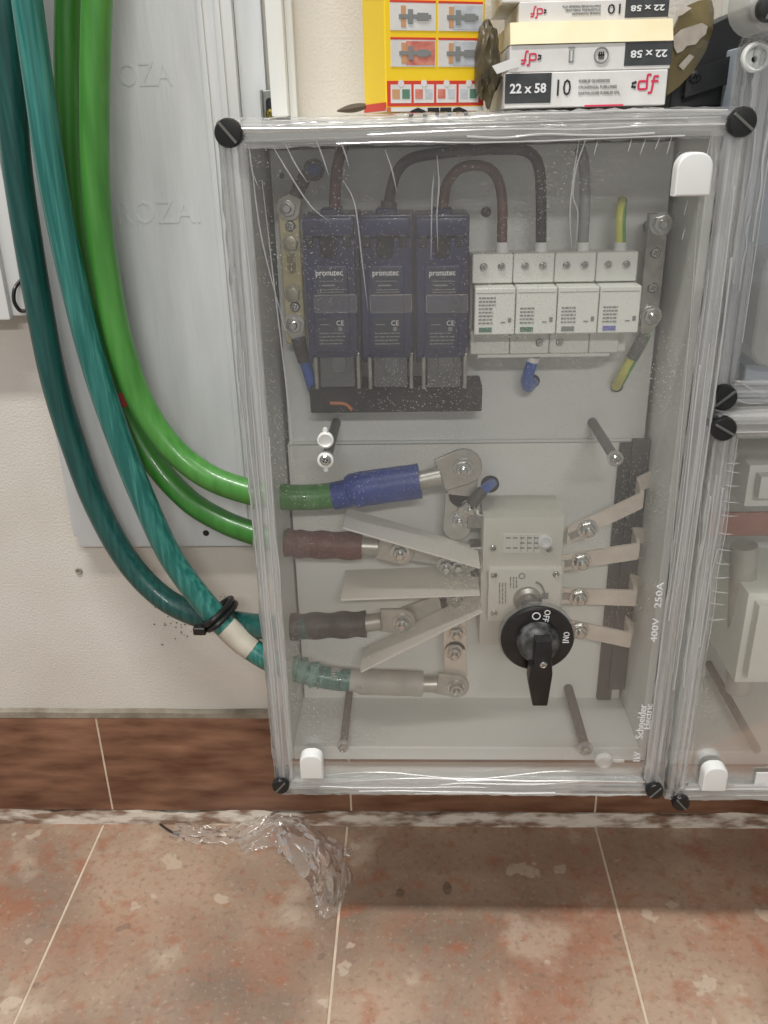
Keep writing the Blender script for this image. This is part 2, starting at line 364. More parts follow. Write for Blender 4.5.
# cement bed behind the skirting tiles with an uneven top ledge and the mortar toe
n = 80
for (z0, z1, y, mtc) in ((0.0, 0.149, -0.001, 'cement'), (0.1512, 0.1585, -0.0064, 'cement')):
    tv = []
    for i in range(n+1):
        x = -1+2*i/n; zt = z1+0.003*noise.noise(Vector((x*9, 0, 3)))+0.0015*noise.noise(Vector((x*40, 0, 9)))
        tv.append((bb.verts.new((x, y, z0)), bb.verts.new((x, y, zt)), bb.verts.new((x, 0.01, zt+0.004))))
    for a, b in zip(tv, tv[1:]):
        bb.faces.new((a[0], b[0], b[1], a[1])); bb.faces.new((a[1], b[1], b[2], a[2])); bb.faces.new((a[0], a[2], b[2], b[0]))
base = struct('baseboard_back', bb, 'cement')
t = BM(); BW = 0.282; BX = -0.4045; box(t, 0.0009, BW-0.0009, -0.006, -0.0003, 0.0, 0.1315, 0.0012, 2); bmesh.ops.recalc_face_normals(t, faces=t.faces)
bme = bpy.data.meshes.new('skirting_tile'); t.to_mesh(bme); t.free(); bme.materials.append(MATS['base_tile']); finish(bme)
for i in range(-2, 5): inst('skirting_tile', bme, base, (BX+i*BW, 0, 0.0195))
t = BM()
for i in range(-2, 5): box(t, BX+i*BW-0.0012, BX+i*BW+0.0012, -0.0054, -0.0003, 0.02, 0.151)
part('tile_joint', t, 'grout', base)
t = BM(); n = 160; tv = []
for i in range(n+1):
    x = -1+2*i/n; h = 0.0175+0.007*noise.noise(Vector((x*14, 1, 3)))+0.003*noise.noise(Vector((x*60, 0, 9))); dpt = -0.0074+0.0012*noise.noise(Vector((x*30, 5, 3)))
    tv.append((t.verts.new((x, dpt-0.0015, 0.0)), t.verts.new((x, dpt, h*0.6)), t.verts.new((x, -0.0058, h)), t.verts.new((x, -0.0003, h))))
for a, b in zip(tv, tv[1:]):
    for k in range(3): t.faces.new((a[k], b[k], b[k+1], a[k+1]))
part('mortar_strip', t, 'caulk', base)

# marks on the wall: old plug hole, scuffs
t = BM(); c = P(79, 571, 0); lathe(t, c, [(0.004, -0.0004), (0.0032, -0.0016), (0.0018, -0.0012), (0.0014, -0.0002)], 14)
solo('wall_plug', t, 'cement', 'small grey plug hole in the plaster below the grey panel', 'wall plug')
t = BM()
for k in range(26):
    a, b = random.gauss(0, 1), random.gauss(0, 1)
    q = P(178+a*12, 630+b*9, -0.0004); rr = random.uniform(0.0003, 0.001); lathe(t, q, [(rr, -0.0003), (rr*0.6, -0.0006)], 7)
for k in range(14):
    q = P(236-k*1.1+random.uniform(-2, 2), 606-k*0.6+random.uniform(-6, 6), -0.0004); rr = random.uniform(0.0004, 0.0011); lathe(t, q, [(rr, -0.0003), (rr*0.6, -0.0006)], 7)
o = solo('wall_speckles', t, 'leaf_dry', 'scatter of dark dirt specks on the plaster near the cable tie', 'dirt'); o['kind'] = 'stuff'

# ---------------------------------------------------------------- grey wall panel with embossing
x0, zb, zt = -0.386, 0.366, 1.15
xr = P(236, 60, -0.014).x
pn = thing('wall_panel', 'large pale grey painted panel fixed to the wall behind the green cables', 'panel', (-0.28, -0.01, zb))
t = BM(); box(t, x0, xr, -0.014, -0.0003, zb, zt, 0.003, 2); part('sheet', t, 'panel_paint', pn)
t = BM(); box(t, x0-0.006, x0+0.004, -0.008, -0.0003, zb+0.01, zt, 0.002, 2); part('side_lip', t, 'panel_paint', pn)
t = BM()
for xx in (xr-0.026, xr-0.012): box(t, xx-0.0028, xx+0.0028, -0.0165, -0.013, zb+0.02, zt, 0.0018, 2)
part('rib', t, 'panel_paint', pn)
t = BM(); box(t, xr, xr+0.022, -0.008, -0.0003, zb, zt, 0.002, 2); part('flange', t, 'panel_paint', pn)
c = P(145, 74, -0.014); text('OZA', (c.x, -0.0140, c.z), 0.044, 0.018, 'panel_paint', pn, name='embossed_letters', ext=0.0004)
c = P(158, 212, -0.014); text('ROZAI', (c.x, -0.0140, c.z), 0.072, 0.019, 'panel_paint', pn, name='embossed_letters', ext=0.0004)
t = BM(); c = P(206, 533, -0.014); lathe(t, (c.x, -0.0139, c.z), [(0.0032, 0), (0.0032, -0.0004)], 16); part('screw_hole', t, 'print_black', pn)
# white trunking strip and metal clip at the top
c0 = P(280, 118, -0.02); tr_ = thing('trunking_strip', 'slim white plastic trunking running up beside the grey panel', 'trunking', (c0.x, -0.01, c0.z-0.02))
xa, xb = P(268, 60, -0.024).x, P(285, 60, -0.024).x
t = BM(); box(t, xa, xb, -0.024, -0.0003, c0.z+0.001, 1.15, 0.0015, 2); part('cover', t, 'white_pvc', tr_)
t = BM(); box(t, xb, xb+0.006, -0.012, -0.0003, c0.z-0.03, 1.15, 0.001, 2); part('back_channel', t, 'white_pvc', tr_)
c = P(269, 106, -0.018); br = thing('mounting_clip', 'small galvanised mounting clip with a brass screw beside the white trunking', 'clip', (c.x, -0.01, c.z-0.02))
t = BM(); box(t, c.x-0.0065, c.x+0.0055, -0.012, -0.0083, c.z-0.02, c.z+0.012, 0.0008, 1); box(t, c.x-0.0065, c.x-0.005, -0.02, -0.0083, c.z-0.02, c.z+0.012, 0.0004, 1); part('plate', t, 'galvanised', br)
t = BM(); prism(t, capsule((c.x, 0, c.z-0.008), (c.x, 0, c.z+0.003), 0.0034, 0.0034), -0.0124, -0.0115); part('slot', t, 'navy_dark', br)
inst('screw', SCREW_BR, br, (c.x, -0.0122, c.z-0.006))
# trunking box at the left edge
c = P(0, 318, -0.03); lt = thing('trunking_box', 'white plastic trunking end behind the dark teal cable', 'trunking', (c.x-0.02, -0.015, c.z))
t = BM(); box(t, c.x-0.12, c.x+0.022, -0.022, -0.0003, c.z, 1.15, 0.002, 2); part('body', t, 'white_pvc', lt)
t = BM(); box(t, c.x-0.12, c.x+0.009, -0.030, -0.0215, c.z-0.002, 1.15, 0.002, 2); part('cover', t, 'white_pvc', lt)
t = BM(); c = P(17, 296, -0.030); tube(t, smooth_path([c+Vector((0.002, 0.008, 0.012)), c+Vector((-0.001, 0, 0.006)), c+Vector((-0.002, -0.003, -0.004)), c+Vector((0.001, -0.002, -0.012)), c+Vector((0.006, 0, -0.013))]), 0.0017, 8)
solo('cable_clip', t, 'black_plastic', 'bent black clip at the foot of the white trunking end', 'clip')

# ---------------------------------------------------------------- main enclosure
YF = -0.170; XL = 0.174; ZB, ZT = 0.192, 0.753; XI = 0.163; ZIB, ZIT = 0.213, 0.735; YP = -0.052; YS = -0.128
def enclosure(x0, x1, z0, z1, yf, name, label, lid_mat='lid_clear', rim=0.0155, back=-0.0003, wall=0.011, base_mat='abs_grey', ys=None, backmat='abs_grey', inl=0.0):
    ys = yf+0.042 if ys is None else ys
    e = thing(name, label, 'enclosure', ((x0+x1)/2, yf/2, z0))
    t = BM(); box(t, x0+inl, x1, back-0.006, back, z0, z1); part('back_wall', t, backmat, e)
    for nm, a in (('side_wall', (x0+0.004, x0+wall, z0+0.004, z1-0.004)), ('side_wall', (x1-wall, x1-0.004, z0+0.004, z1-0.004)), ('top_wall', (x0+wall+inl, x1-wall, z1-wall-0.003, z1-0.004)), ('bottom_wall', (x0+wall+inl, x1-wall, z0+0.004, z0+wall+0.008))):
        t = BM(); box(t, a[0], a[1], ys-0.002, back-0.006, a[2], a[3], 0.001, 1); part(nm, t, base_mat, e)
    # lid: flat window, stepped rim, skirt
    lid = BM(); box(lid, x0+rim, x1-rim, yf, yf+0.0028, z0+rim, z1-rim); lid = part('lid', lid, lid_mat, e)
    t = BM()
    def ring(o0, i0, ya, yb, r):
        A = rounded(x0+o0, x1-o0, z0+o0, z1-o0, r); B = rounded(x0+i0, x1-i0, z0+i0, z1-i0, max(r-(i0-o0), 0.002))
        va = [t.verts.new((p[0], ya, p[1])) for p in A]; vb = [t.verts.new((p[0], yb, p[1])) for p in B]; k = len(va)
        for i in range(k): t.faces.new((va[i], va[(i+1) % k], vb[(i+1) % k], vb[i]))
    ring(0.0, 0.0015, ys, yf+0.006, 0.012); ring(0.0015, 0.004, yf+0.006, yf-0.001, 0.012); ring(0.004, 0.007, yf-0.001, yf-0.001, 0.011)
    ring(0.007, 0.008, yf-0.001, yf+0.0015, 0.009); ring(0.008, 0.012, yf+0.0015, yf+0.0015, 0.008); ring(0.012, 0.0125, yf+0.0015, yf-0.0005, 0.005); ring(0.0125, rim+0.0005, yf-0.0005, yf+0.0002, 0.005)
    bmesh.ops.remove_doubles(t, verts=t.verts, dist=1e-5)
    part('lid_rim', t, 'lid_rim', lid)
    return e, lid
enc, lid = enclosure(-XL, XL, ZB, ZT, YF, 'electrical_enclosure', 'tall clear-lidded grey distribution enclosure with a black rotary handle on its lid', ys=YS)
KNOB = {}
def knob_mesh(r):
    if r in KNOB: return KNOB[r]
    t = BM(); lathe(t, (0, 0, 0), [(r*0.8, 0.02), (r*0.8, 0.004), (r, 0.002), (r, -0.003), (r*0.9, -0.0048), (r*0.5, -0.0052)], 28)
    a = mesh_of('lid_screw', t, 'black_plastic'); t = BM(); box(t, -r*0.10, r*0.10, -0.0060, -0.004, -r*0.9, r*0.9, 0.0003, 1); b = mesh_of('screw_slot', t, 'post_dark'); KNOB[r] = (a, b); return a, b
def lid_screw(parent, c, ang, r=0.0092, rx=0):
    a, b = knob_mesh(r); o = inst('lid_screw', a, parent, c, (rx, 0, 0) if rx else None)
    s = inst('screw_slot', b, o, c, (0, R(ang), 0)); return o
for (u, v, a) in ((229, 133, -40), (741, 122, -52), (281, 784, 40), (654, 789, 40)):
    q = P(u, v, YF-0.003); lid_screw(lid, (q.x, YF-0.003, q.z), a, 0.0092 if v < 400 else 0.0078)
def hinge_cap(parent, c, wd, ht):
    x, y, z = c; t = BM(); prism(t, rounded(x-wd/2, x+wd/2, z-ht/2, z+ht/2, wd*0.42, 6, (1, 1, 0, 0)), y-0.011, y, 0.0025, 3); return part('hinge_cap', t, 'cap_white', parent)
q = P(692, 174, YF-0.005); hinge_cap(lid, (q.x, YF-0.0005, q.z), 0.0235, 0.027)
q = P(312, 763, YF-0.005); hinge_cap(lid, (q.x, YF-0.0005, q.z), 0.0205, 0.026)
# print down the lid's right side
for s, u, v, ln, h in (('400V   250A', 657, 613, 0.056, 0.0055), ('Schneider', 641, 722, 0.036, 0.0065), ('Electric', 648, 717, 0.026, 0.006), ('1kV', 637, 757, 0.010, 0.006)):
    q = P(u, v, YF-0.0008); text(s, (q.x, YF-0.0004, q.z), ln, h, 'print_white', lid, roll=R(90))
# mounting plates
zs = P(476, 443, YP-0.003).z
t = BM(); box(t, -XI+0.004, XI-0.004, YP, YP+0.003, zs+0.0006, ZIT-0.002, 0.0006, 1); box(t, -XI+0.004, XI-0.004, YP-0.004, YP, zs+0.0006, zs+0.0026); part('upper_mounting_plate', t, 'plate_grey', enc)
t = BM(); box(t, -XI+0.002, XI-0.002, YP+0.001, YP+0.004, ZIB-0.004, zs-0.001, 0.0006, 1); part('lower_mounting_plate', t, 'plate_low', enc)
def hole(u, v, r, parent=enc, y=YP):
    q = P(u, v, y); t = BM(); lathe(t, (q.x, y, q.z), [(r, -0.0002), (r, -0.0005)], 20); part('cable_hole', t, 'navy_dark', parent)
hole(486, 212, 0.0042); hole(314, 170, 0.0085); hole(533, 381, 0.006); hole(490, 484, 0.0085, y=YP+0.001); hole(282, 176, 0.002); hole(617, 386, 0.0055)

# ---------------------------------------------------------------- fuse holders
UPPER = 'navy fuse holders in the enclosure'
YFH = -0.122
def fuse_holder(u0, u1, label):
    um = (u0+u1)/2; xa, xb = P(u0, 300, YFH).x, P(u1, 300, YFH).x; xm = (xa+xb)/2; wd = xb-xa
    Z = lambda v: P(um, v, YFH).z
    zt, zl, zb = Z(217), Z(359), Z(390)
    h = thing('fuse_holder', label, 'fuse holder', (xm, YP-0.03, zb), UPPER)
    t = BM(); box(t, xa, xb, YFH+0.02, YP-0.0003, zl-0.008, zt, 0.0015, 2); part('body', t, 'navy', h)
    # front cover with a U-shaped finger notch at the top
    cx0, cx1 = xa+wd*0.04, xb-wd*0.07; nx = xm-wd*0.02; zn = Z(252); nr = wd*0.155
    pts = [(cx0, zl), (cx1, zl), (cx1, Z(239)), (nx+nr, Z(239))] + [(nx+nr*math.cos(R(-180*k/10)), zn+nr*math.sin(R(-180*k/10))) for k in range(11)] + [(nx-nr, Z(239)), (cx0, Z(239))]
    t = BM(); prism(t, pts, YFH+0.006, YFH+0.021); part('front_cover', t, 'navy', h)
    t = BM(); box(t, cx0, cx1, YFH+0.004, YFH+0.021, Z(237), zt-0.001, 0.002, 2); part('top_block', t, 'navy', h)
    t = BM(); box(t, nx-nr, nx+nr, YFH+0.0185, YFH+0.0198, Z(262), Z(239)); part('finger_recess', t, 'navy_dark', h)
    for s in (cx0+wd*0.11, cx1-wd*0.12):
        t = BM(); box(t, s-wd*0.07, s+wd*0.07, YFH+0.0035, YFH+0.005, Z(248), Z(236), 0.0006, 1); part('side_slot', t, 'navy_dark', h)
    la, lb = xa+wd*0.24, xb-wd*0.26
    t = BM(); box(t, la-0.003, lb+0.003, YFH, YFH+0.0075, Z(352), Z(266), 0.0015, 2); part('raised_panel', t, 'navy', h)
    t = BM(); box(t, la, lb, YFH-0.0004, YFH+0.002, Z(294), Z(268)); box(t, la, lb, YFH-0.0004, YFH+0.002, Z(348), Z(318)); part('label_field', t, 'label_dark', h)
    text('pronutec', ((la+lb)/2, YFH-0.0005, Z(274)), (lb-la)*0.95, 0.0050, 'print_white', h, bold=0.008)
    text('CE', (lb-0.004, YFH-0.0005, Z(323)), 0.0058, 0.0038, 'print_white', h)
    t = BM(); box(t, (la+lb)/2-0.006, (la+lb)/2+0.004, YFH-0.0006, YFH-0.0003, Z(286), Z(284.6))
    rnd = random.Random(3)
    for v in (281, 289.5, 292): 
        x = la+0.003
        while x < lb-0.002:
            l = rnd.uniform(0.001, 0.0035); box(t, x, min(x+l, lb), YFH-0.0006, YFH-0.0003, Z(v+0.5), Z(v-0.3)); x += l+0.0007
    for v in (333, 336.5, 340, 343.5):
        x = la+0.001
        while x < lb-0.003:
            l = rnd.uniform(0.001, 0.004); box(t, x, min(x+l, lb), YFH-0.0006, YFH-0.0003, Z(v+0.7), Z(v-0.4)); x += l+0.0007
    box(t, lb-0.0055, lb-0.0025, YFH-0.0006, YFH-0.0003, Z(331), Z(327)); box(t, la+0.002, la+0.009, YFH-0.0006, YFH-0.0003, Z(325), Z(324))
    part('label_print', t, 'print_grey', h, kind='stuff')
    t = BM(); box(t, la-0.002, xb-0.0015, YFH-0.004, YFH-0.0016, Z(312), Z(294), 0.0008, 1); part('latch_window', t, 'smoky_clear', h)
    # lower shutter with two feet
    t = BM(); box(t, xa+wd*0.22, xb-wd*0.14, YFH+0.008, YFH+0.012, zb, zl+0.002, 0.001, 1); part('lower_shutter', t, 'shutter_clear', h)
    t = BM(); box(t, xm-wd*0.06, xm+wd*0.20, YFH+0.006, YFH+0.0085, Z(375), zl, 0.0008, 1); part('shutter_tongue', t, 'shutter_clear', h)
    t = BM(); box(t, xa+wd*0.2, xb-wd*0.12, YFH+0.018, YP-0.02, zb+0.004, zl, 0.001, 1); part('lower_body', t, 'black_soft', h)
    for s in (xa+wd*0.15, xb-wd*0.06):
        t = BM(); box(t, s-0.0016, s+0.0016, YFH+0.006, YFH+0.03, zb-0.001, zl+0.003, 0.0006, 1); part('side_foot', t, 'steel_dull', h)
    t = BM(); lathe(t, (xm, YFH+0.024, zt), [(0.003, 0)], 8) if False else box(t, xm-0.008, xm+0.008, YFH+0.03, YFH+0.05, zt-0.002, zt+0.004, 0.001, 1); part('cable_entry', t, 'navy', h)
    return h
fuse_holder(303, 359, 'navy blue fuse holder beside the yellowish earth bar with hex bolts')
fuse_holder(359.5, 414, 'navy blue fuse holder between two others of its kind')
fuse_holder(415.5, 470, 'navy blue fuse holder next to the white surge arrester')
q0, q1 = P(310, 398, -0.085), P(482, 398, -0.085)
t = BM(); box(t, q0.x, q1.x, -0.086, YP-0.0003, P(400, 412, -0.085).z, P(400, 386, -0.085).z, 0.001, 1)
solo('rail_block', t, 'black_soft', 'long flat black block under the three navy fuse holders', 'rail block')
t = BM(); q = P(345, 404, -0.088); tube(t, smooth_path([P(330, 403, -0.0885), q, P(352, 410, -0.0885)]), 0.0016, 8); solo('wire_stub', t, 'orange_wire', 'short orange wire stub lying on the black block below the fuse holders', 'wire')

# ---------------------------------------------------------------- surge arrester
sp = None
def XZ(u, v, y): q = P(u, v, y); return q.x, q.z
xa, _ = XZ(472, 265, -0.10); xb, _ = XZ(638, 265, -0.10); mw = (xb-xa)/4
_, z1 = XZ(555, 253, -0.10); _, z2 = XZ(555, 283, -0.10); _, z3 = XZ(555, 334, -0.115); _, z4 = XZ(555, 358, -0.095)
sp = thing('surge_arrester', 'white four-pole surge arrester with coloured status windows next to the navy fuse holders', 'surge arrester', ((xa+xb)/2, -0.07, z4))
t = BM(); box(t, xa, xb, -0.085, YP-0.0003, z4+0.002, z1-0.003, 0.001, 1); part('base', t, 'spd_grey', sp)
CH = ['print_green', 'print_green', 'print_grey', 'print_blue']
for k in range(4):
    a, b = xa+k*mw+0.0003, xa+(k+1)*mw-0.0003
    t = BM(); box(t, a, b, -0.100, -0.0852, z2+0.0005, z1, 0.0008, 1); tb = part('terminal_block', t, 'spd_grey', sp)
    for s in (0.28, 0.72): inst('screw', SCREW_S, tb, (a+(b-a)*s, -0.1002, z1-(z1-z2)*0.42))
    c0 = a+0.0015
    t = BM(); box(t, c0, b+0.0012, -0.115, -0.0852, z3, z2-0.0008, 0.0008, 1); ca = part('cartridge', t, 'spd_white', sp)
    hh = z2-z3
    t = BM(); box(t, c0+0.0035, c0+0.0135, -0.1154, -0.1148, z3+hh*0.06, z3+hh*0.16); part('status_window', t, CH[k], ca)
    t = BM(); rnd = random.Random(5+k)
    for j in range(8 if k == 0 else 5):
        zz = z3+hh*(0.25+0.075*j); x = c0+0.003; e = c0+0.003+(0.011 if j < 5 else 0.013)
        while x < e: l = rnd.uniform(0.0012, 0.003); box(t, x, min(x+l, e), -0.1154, -0.1149, zz-0.0006, zz+0.0006); x += l+0.0006
    box(t, b-0.004, b-0.0015, -0.1154, -0.1149, z3+hh*0.26, z3+hh*0.36); box(t, b-0.0095, b-0.006, -0.1154, -0.1149, z3+hh*0.25, z3+hh*0.275)
    part('label_print', t, 'print_grey', ca, kind='stuff')
    t = BM(); box(t, c0+0.001, b, -0.1153, -0.1149, z3+hh*0.87, z3+hh*0.88); part('grip_line', t, 'print_grey', ca)
    e = b if k < 3 else b-0.008
    t = BM(); box(t, a, e, -0.0945, -0.0852, z4+0.0035, z3-0.0008, 0.0008, 1); lb = part('lower_terminal', t, 'spd_grey', sp)
    for s in (0.25, 0.75):
        cx = a+(b-a)*s
        if (k, s) in ((1, 0.75), (2, 0.25)): inst('screw', SCREW_S, lb, (cx, -0.0948, (z4+z3)/2+0.001))
        elif k < 2:
            t = BM(); lathe(t, (cx, -0.0945, (z4+z3)/2+0.001), [(0.0042, 0), (0.0042, -0.0004), (0.0036, -0.0004), (0.0034, -0.0002)], 18); part('screw_cover', t, 'spd_grey', lb)
t = BM(); box(t, xa+0.006, xb-0.014, -0.0925, -0.0852, z4, z4+0.0033, 0.0006, 1); part('lower_lip', t, 'spd_grey', sp)

# ---------------------------------------------------------------- earth bars
def earth_bar(name, label, mt, uv0, uv1, wd, items, y=-0.075):
    a, b = P(*uv0, y), P(*uv1, y); xm = (a.x+b.x)/2
    e = thing(name, label, 'earth bar', (xm, y, b.z))
    t = BM(); box(t, xm-wd/2, xm+wd/2, y, y+0.004, b.z, a.z, 0.0008, 1); part('bar', t, mt, e)
    for zz in (a.z-0.012, b.z+0.012):
        t = BM(); cyl(t, (xm, y+0.004, zz), (xm, YP-0.0004, zz), 0.006); part('spacer', t, 'post_dark', e)
    for k, (u, v) in items:
        q = P(u, v, y-0.002)
        if k == 'slot':
            t = BM(); prism(t, capsule((xm, 0, q.z+0.006), (xm, 0, q.z-0.006), 0.0035, 0.0035), y-0.0003, y+0.002); part('slot', t, 'slot_olive', e)
        else: inst('bolt' if k != 's' else 'screw', {'b': BOLT, 'y': BOLT_Y, 's': SCREW}[k], e, (q.x, y-0.0002, q.z))
    return e, xm
eb, ebx = earth_bar('neutral_bar', 'yellowish zinc bar with hex bolts standing left of the navy fuse holders', 'zinc_yellow', (288, 198), (296, 344), 0.0165, [('b', (288, 208)), ('s', (290, 226)), ('y', (291, 243)), ('slot', (291, 262)), ('y', (293, 294)), ('s', (295, 307)), ('b', (294, 324))])
er, erx = earth_bar('earth_bar', 'pale grey earth bar with screws right of the white surge arrester', 'steel_dull', (659, 213), (648, 326), 0.0165, [('b', (661, 224)), ('s', (656, 253)), ('s', (653, 288)), ('b', (651, 316))])

# ---------------------------------------------------------------- small wires
def wire(label, pts, r, mt, name='wire', sleeves=(), stripe=None, ring=None):
    pp = smooth_path([P(*p) for p in pts], 8); lo = min(pp, key=lambda p: p.z)
    e = thing(name, label, 'wire', lo)
    t = BM(); tube(t, pp, r, 12); part('insulation', t, mt, e)
    if stripe:
        t = BM(); off = Vector((r*0.62, -r*0.62, 0)); tube(t, [p+off for p in pp], r*0.45, 6); part('stripe', t, stripe, e)
    for (a, b, k, m2) in sleeves:
        i0, i1 = int(a*(len(pp)-1)), max(int(b*(len(pp)-1)), int(a*(len(pp)-1))+1); t = BM(); tube(t, pp[i0:i1+1], r*k, 12); part('sleeve', t, m2, e)
    if ring:
        q = P(*ring); t = BM(); d = (q-pp[0] if (q-pp[0]).length < (q-pp[-1]).length else q-pp[-1]); st = q-d
        prism(t, capsule((st.x, 0, st.z), (q.x, 0, q.z), r*0.9, r*1.9), q.y-0.002, q.y); part('ring_lug', t, 'tin', e)
    return e
yw = -0.080
wire('brown wire rising from the navy fuse holder beside the earth bar', [(335, 216, -0.082), (335, 195, -0.082), (337, 170, -0.08), (341, 153, -0.075), (343, 148, -0.066)], 0.0045, 'wire_brown')
wire('black wire arching from the middle fuse holder to the second arrester pole', [(388, 216, -0.082), (390, 196, -0.082), (397, 172, -0.085), (413, 158, -0.09), (450, 152, -0.09), (500, 149, -0.09), (528, 152, -0.09), (539, 168, -0.09), (541, 200, -0.088), (541, 243, -0.088)], 0.0042, 'wire_black', sleeves=((0, 0.09, 1.5, 'black_shrink'),))
wire('brown grey wire arching from the third fuse holder to the first arrester pole', [(443, 216, -0.082), (444, 200, -0.082), (448, 182, -0.08), (461, 168, -0.078), (482, 166, -0.078), (496, 176, -0.08), (502, 200, -0.085), (502, 243, -0.088)], 0.004, 'wire_brown')
wire('grey wire entering the third pole of the surge arrester from above', [(580, 149, -0.07), (584, 165, -0.08), (585, 200, -0.088), (583, 243, -0.088)], 0.0042, 'wire_grey')
wire('yellow and green wire entering the fourth arrester pole from above', [(622, 200, -0.06), (621, 207, -0.082), (620, 222, -0.088), (620, 243, -0.088)], 0.0036, 'wire_yellow', stripe='wire_green')
for u, nm in ((502, 'first'), (541, 'second'), (583, 'third'), (620, 'fourth')):
    t = BM(); q = P(u, 252, -0.088); cyl(t, q+Vector((0, 0, -0.0005)), q+Vector((0, 0, 0.0075)), 0.0052, 0.0048, 16)
    solo('wire_ferrule', t, 'cap_white', 'white ferrule where a wire enters the %s pole of the arrester' % nm, 'ferrule', 'white ferrules on top of the arrester')
wire('blue wire leaving the underside of the white surge arrester', [(534, 356, -0.086), (531, 366, -0.084), (527, 378, -0.078), (528, 387, -0.068), (533, 382, -0.056)], 0.0048, 'wire_blue', sleeves=((0, 0.15, 1.15, 'cap_white'),))
wire('blue wire with a black sleeve bolted on top of the yellowish bar', [(296, 196, -0.080), (300, 186, -0.080), (307, 175, -0.076), (313, 170, -0.066), (316, 170, -0.054)], 0.0048, 'wire_blue', sleeves=((0, 0.5, 1.15, 'black_shrink'),), ring=(289, 208, -0.0765))
wire('blue wire with a black sleeve bolted under the yellowish bar', [(298, 338, -0.080), (301, 350, -0.080), (307, 368, -0.078), (312, 386, -0.074), (314, 392, -0.06)], 0.0048, 'wire_blue', sleeves=((0, 0.42, 1.2, 'black_shrink'),), ring=(294, 324, -0.0765))
wire('yellow and green wire with a dark sleeve bolted under the pale earth bar', [(645, 334, -0.080), (640, 344, -0.080), (632, 358, -0.078), (623, 374, -0.074), (617, 385, -0.060), (616, 386, -0.054)], 0.0042, 'wire_yellow', stripe='wire_green', sleeves=((0, 0.42, 1.25, 'post_dark'),), ring=(651, 316, -0.0765))

# ---------------------------------------------------------------- standoff posts and lid screws
def standoff(u, v, yf, label, cap=None, r=0.0042, head=SCREW):
    q = P(u, v, yf); e = thing('standoff_post', label, 'post', (q.x, -0.1, q.z-0.005))
    t = BM(); cyl(t, (q.x, yf+0.003, q.z), (q.x, YP+0.0006, q.z), r, r, 16); part('post', t, 'post_dark', e)
    t = BM(); lathe(t, (q.x, yf+0.003, q.z), [(r*1.5, 0.002), (r*1.5, -0.001), (r, -0.0025)], 18); part('collar', t, 'cap_clear', e)
    inst('screw', head, e, (q.x, yf, q.z)); return e
standoff(616, 460, -0.150, 'dark post with a bare screw near the tinned busbars')
standoff(343, 748, -0.150, 'dark post at the bottom of the enclosure near the white hinge cap', r=0.0038)
standoff(586, 751, -0.150, 'dark post at the bottom of the enclosure below the rotary handle', r=0.0046)
standoff(326, 460, -0.150, 'dark post behind the open white screw cover')
sc = thing('screw_cover', 'small white hinged screw cover standing open on the lid', 'cover', P(325, 470, YF-0.003))
def ringcap(v, hollow):
    q = P(325.5, v, YF-0.002); t = BM(); r = 0.0062
    lathe(t, (q.x, YF-0.0004, q.z), [(r, 0), (r, -0.003), (r*0.8, -0.0035), (r*0.72, -0.0012 if not hollow else -0.0030)], 22)
    s = 1 if not hollow else -1
    lathe(t, (q.x, YF-0.0004, q.z-s*r*-1.25), [(0.0018, 0), (0.0018, -0.002)], 12); return part('cap' if not hollow else 'ring', t, 'cap_white', sc)
ringcap(440, False); o = ringcap(460, True)
q = P(325.5, 460, YF-0.004); inst('screw', SCREW, sc, (q.x, YF-0.0034, q.z))
q = P(604, 761, YF-0.002); t = BM(); lathe(t, (q.x, YF-0.0004, q.z), [(0.008, 0), (0.008, -0.002), (0.006, -0.004), (0.002, -0.0042)], 20); box(t, q.x+0.006, q.x+0.018, YF-0.002, YF-0.0004, q.z-0.0018, q.z+0.0012, 0.0005, 1)
solo('clear_screw_cap', t, 'cap_clear', 'loose clear plastic screw cap at the bottom of the lid below the handle', 'cap')

# ---------------------------------------------------------------- load-break switch
ysw = -0.104
def R4(u0, v0, u1, v1, y): 
    um, vm = (u0+u1)/2, (v0+v1)/2; return P(u0, vm, y).x, P(u1, vm, y).x, P(um, v1, y).z, P(um, v0, y).z
sw = None
a = R4(480, 517, 566, 646, ysw)
sw = thing('load_break_switch', 'beige grey load-break switch in the lower half behind the rotary handle', 'switch', ((a[0]+a[1])/2, -0.08, a[2]))
a = R4(483, 518, 563, 572, ysw); t = BM(); box(t, a[0], a[1], ysw, YP+0.0006, a[2], a[3], 0.0015, 2); part('upper_housing', t, 'switch_grey', sw)
a = R4(480, 566, 562, 645, ysw+0.004); t = BM(); box(t, a[0], a[1], ysw+0.004, YP+0.0006, a[2], a[3]+0.004, 0.0015, 2); part('lower_housing', t, 'switch_grey', sw)
a = R4(488, 569, 561, 621, ysw-0.006); t = BM(); box(t, a[0], a[1], ysw-0.006, ysw+0.0042, a[2], a[3], 0.0015, 2); fp = part('front_plate', t, 'switch_front', sw)
for (u, v, y) in ((494, 575, ysw-0.0062), (556, 574, ysw-0.0062), (494, 613, ysw-0.0062), (493, 548, ysw-0.0004), (549, 549, ysw-0.0004)):
    q = P(u, v, y); inst('screw', SCREW_S, fp if y < ysw-0.005 else sw, (q.x, y, q.z))
a = R4(503, 534, 541, 553, ysw-0.0006); t = BM(); box(t, a[0], a[1], ysw-0.0008, ysw+0.001, a[2], a[3], 0.0002, 1); rl = part('rating_label', t, 'switch_front', sw)
t = BM(); 
for i in range(5):
    for j in range(3):
        if i < 2 and j == 1: continue
        q0 = P(506+i*7, 538+j*5, ysw-0.001); box(t, q0.x, q0.x+0.004, ysw-0.0011, ysw-0.0007, q0.z-0.0006, q0.z+0.0006)
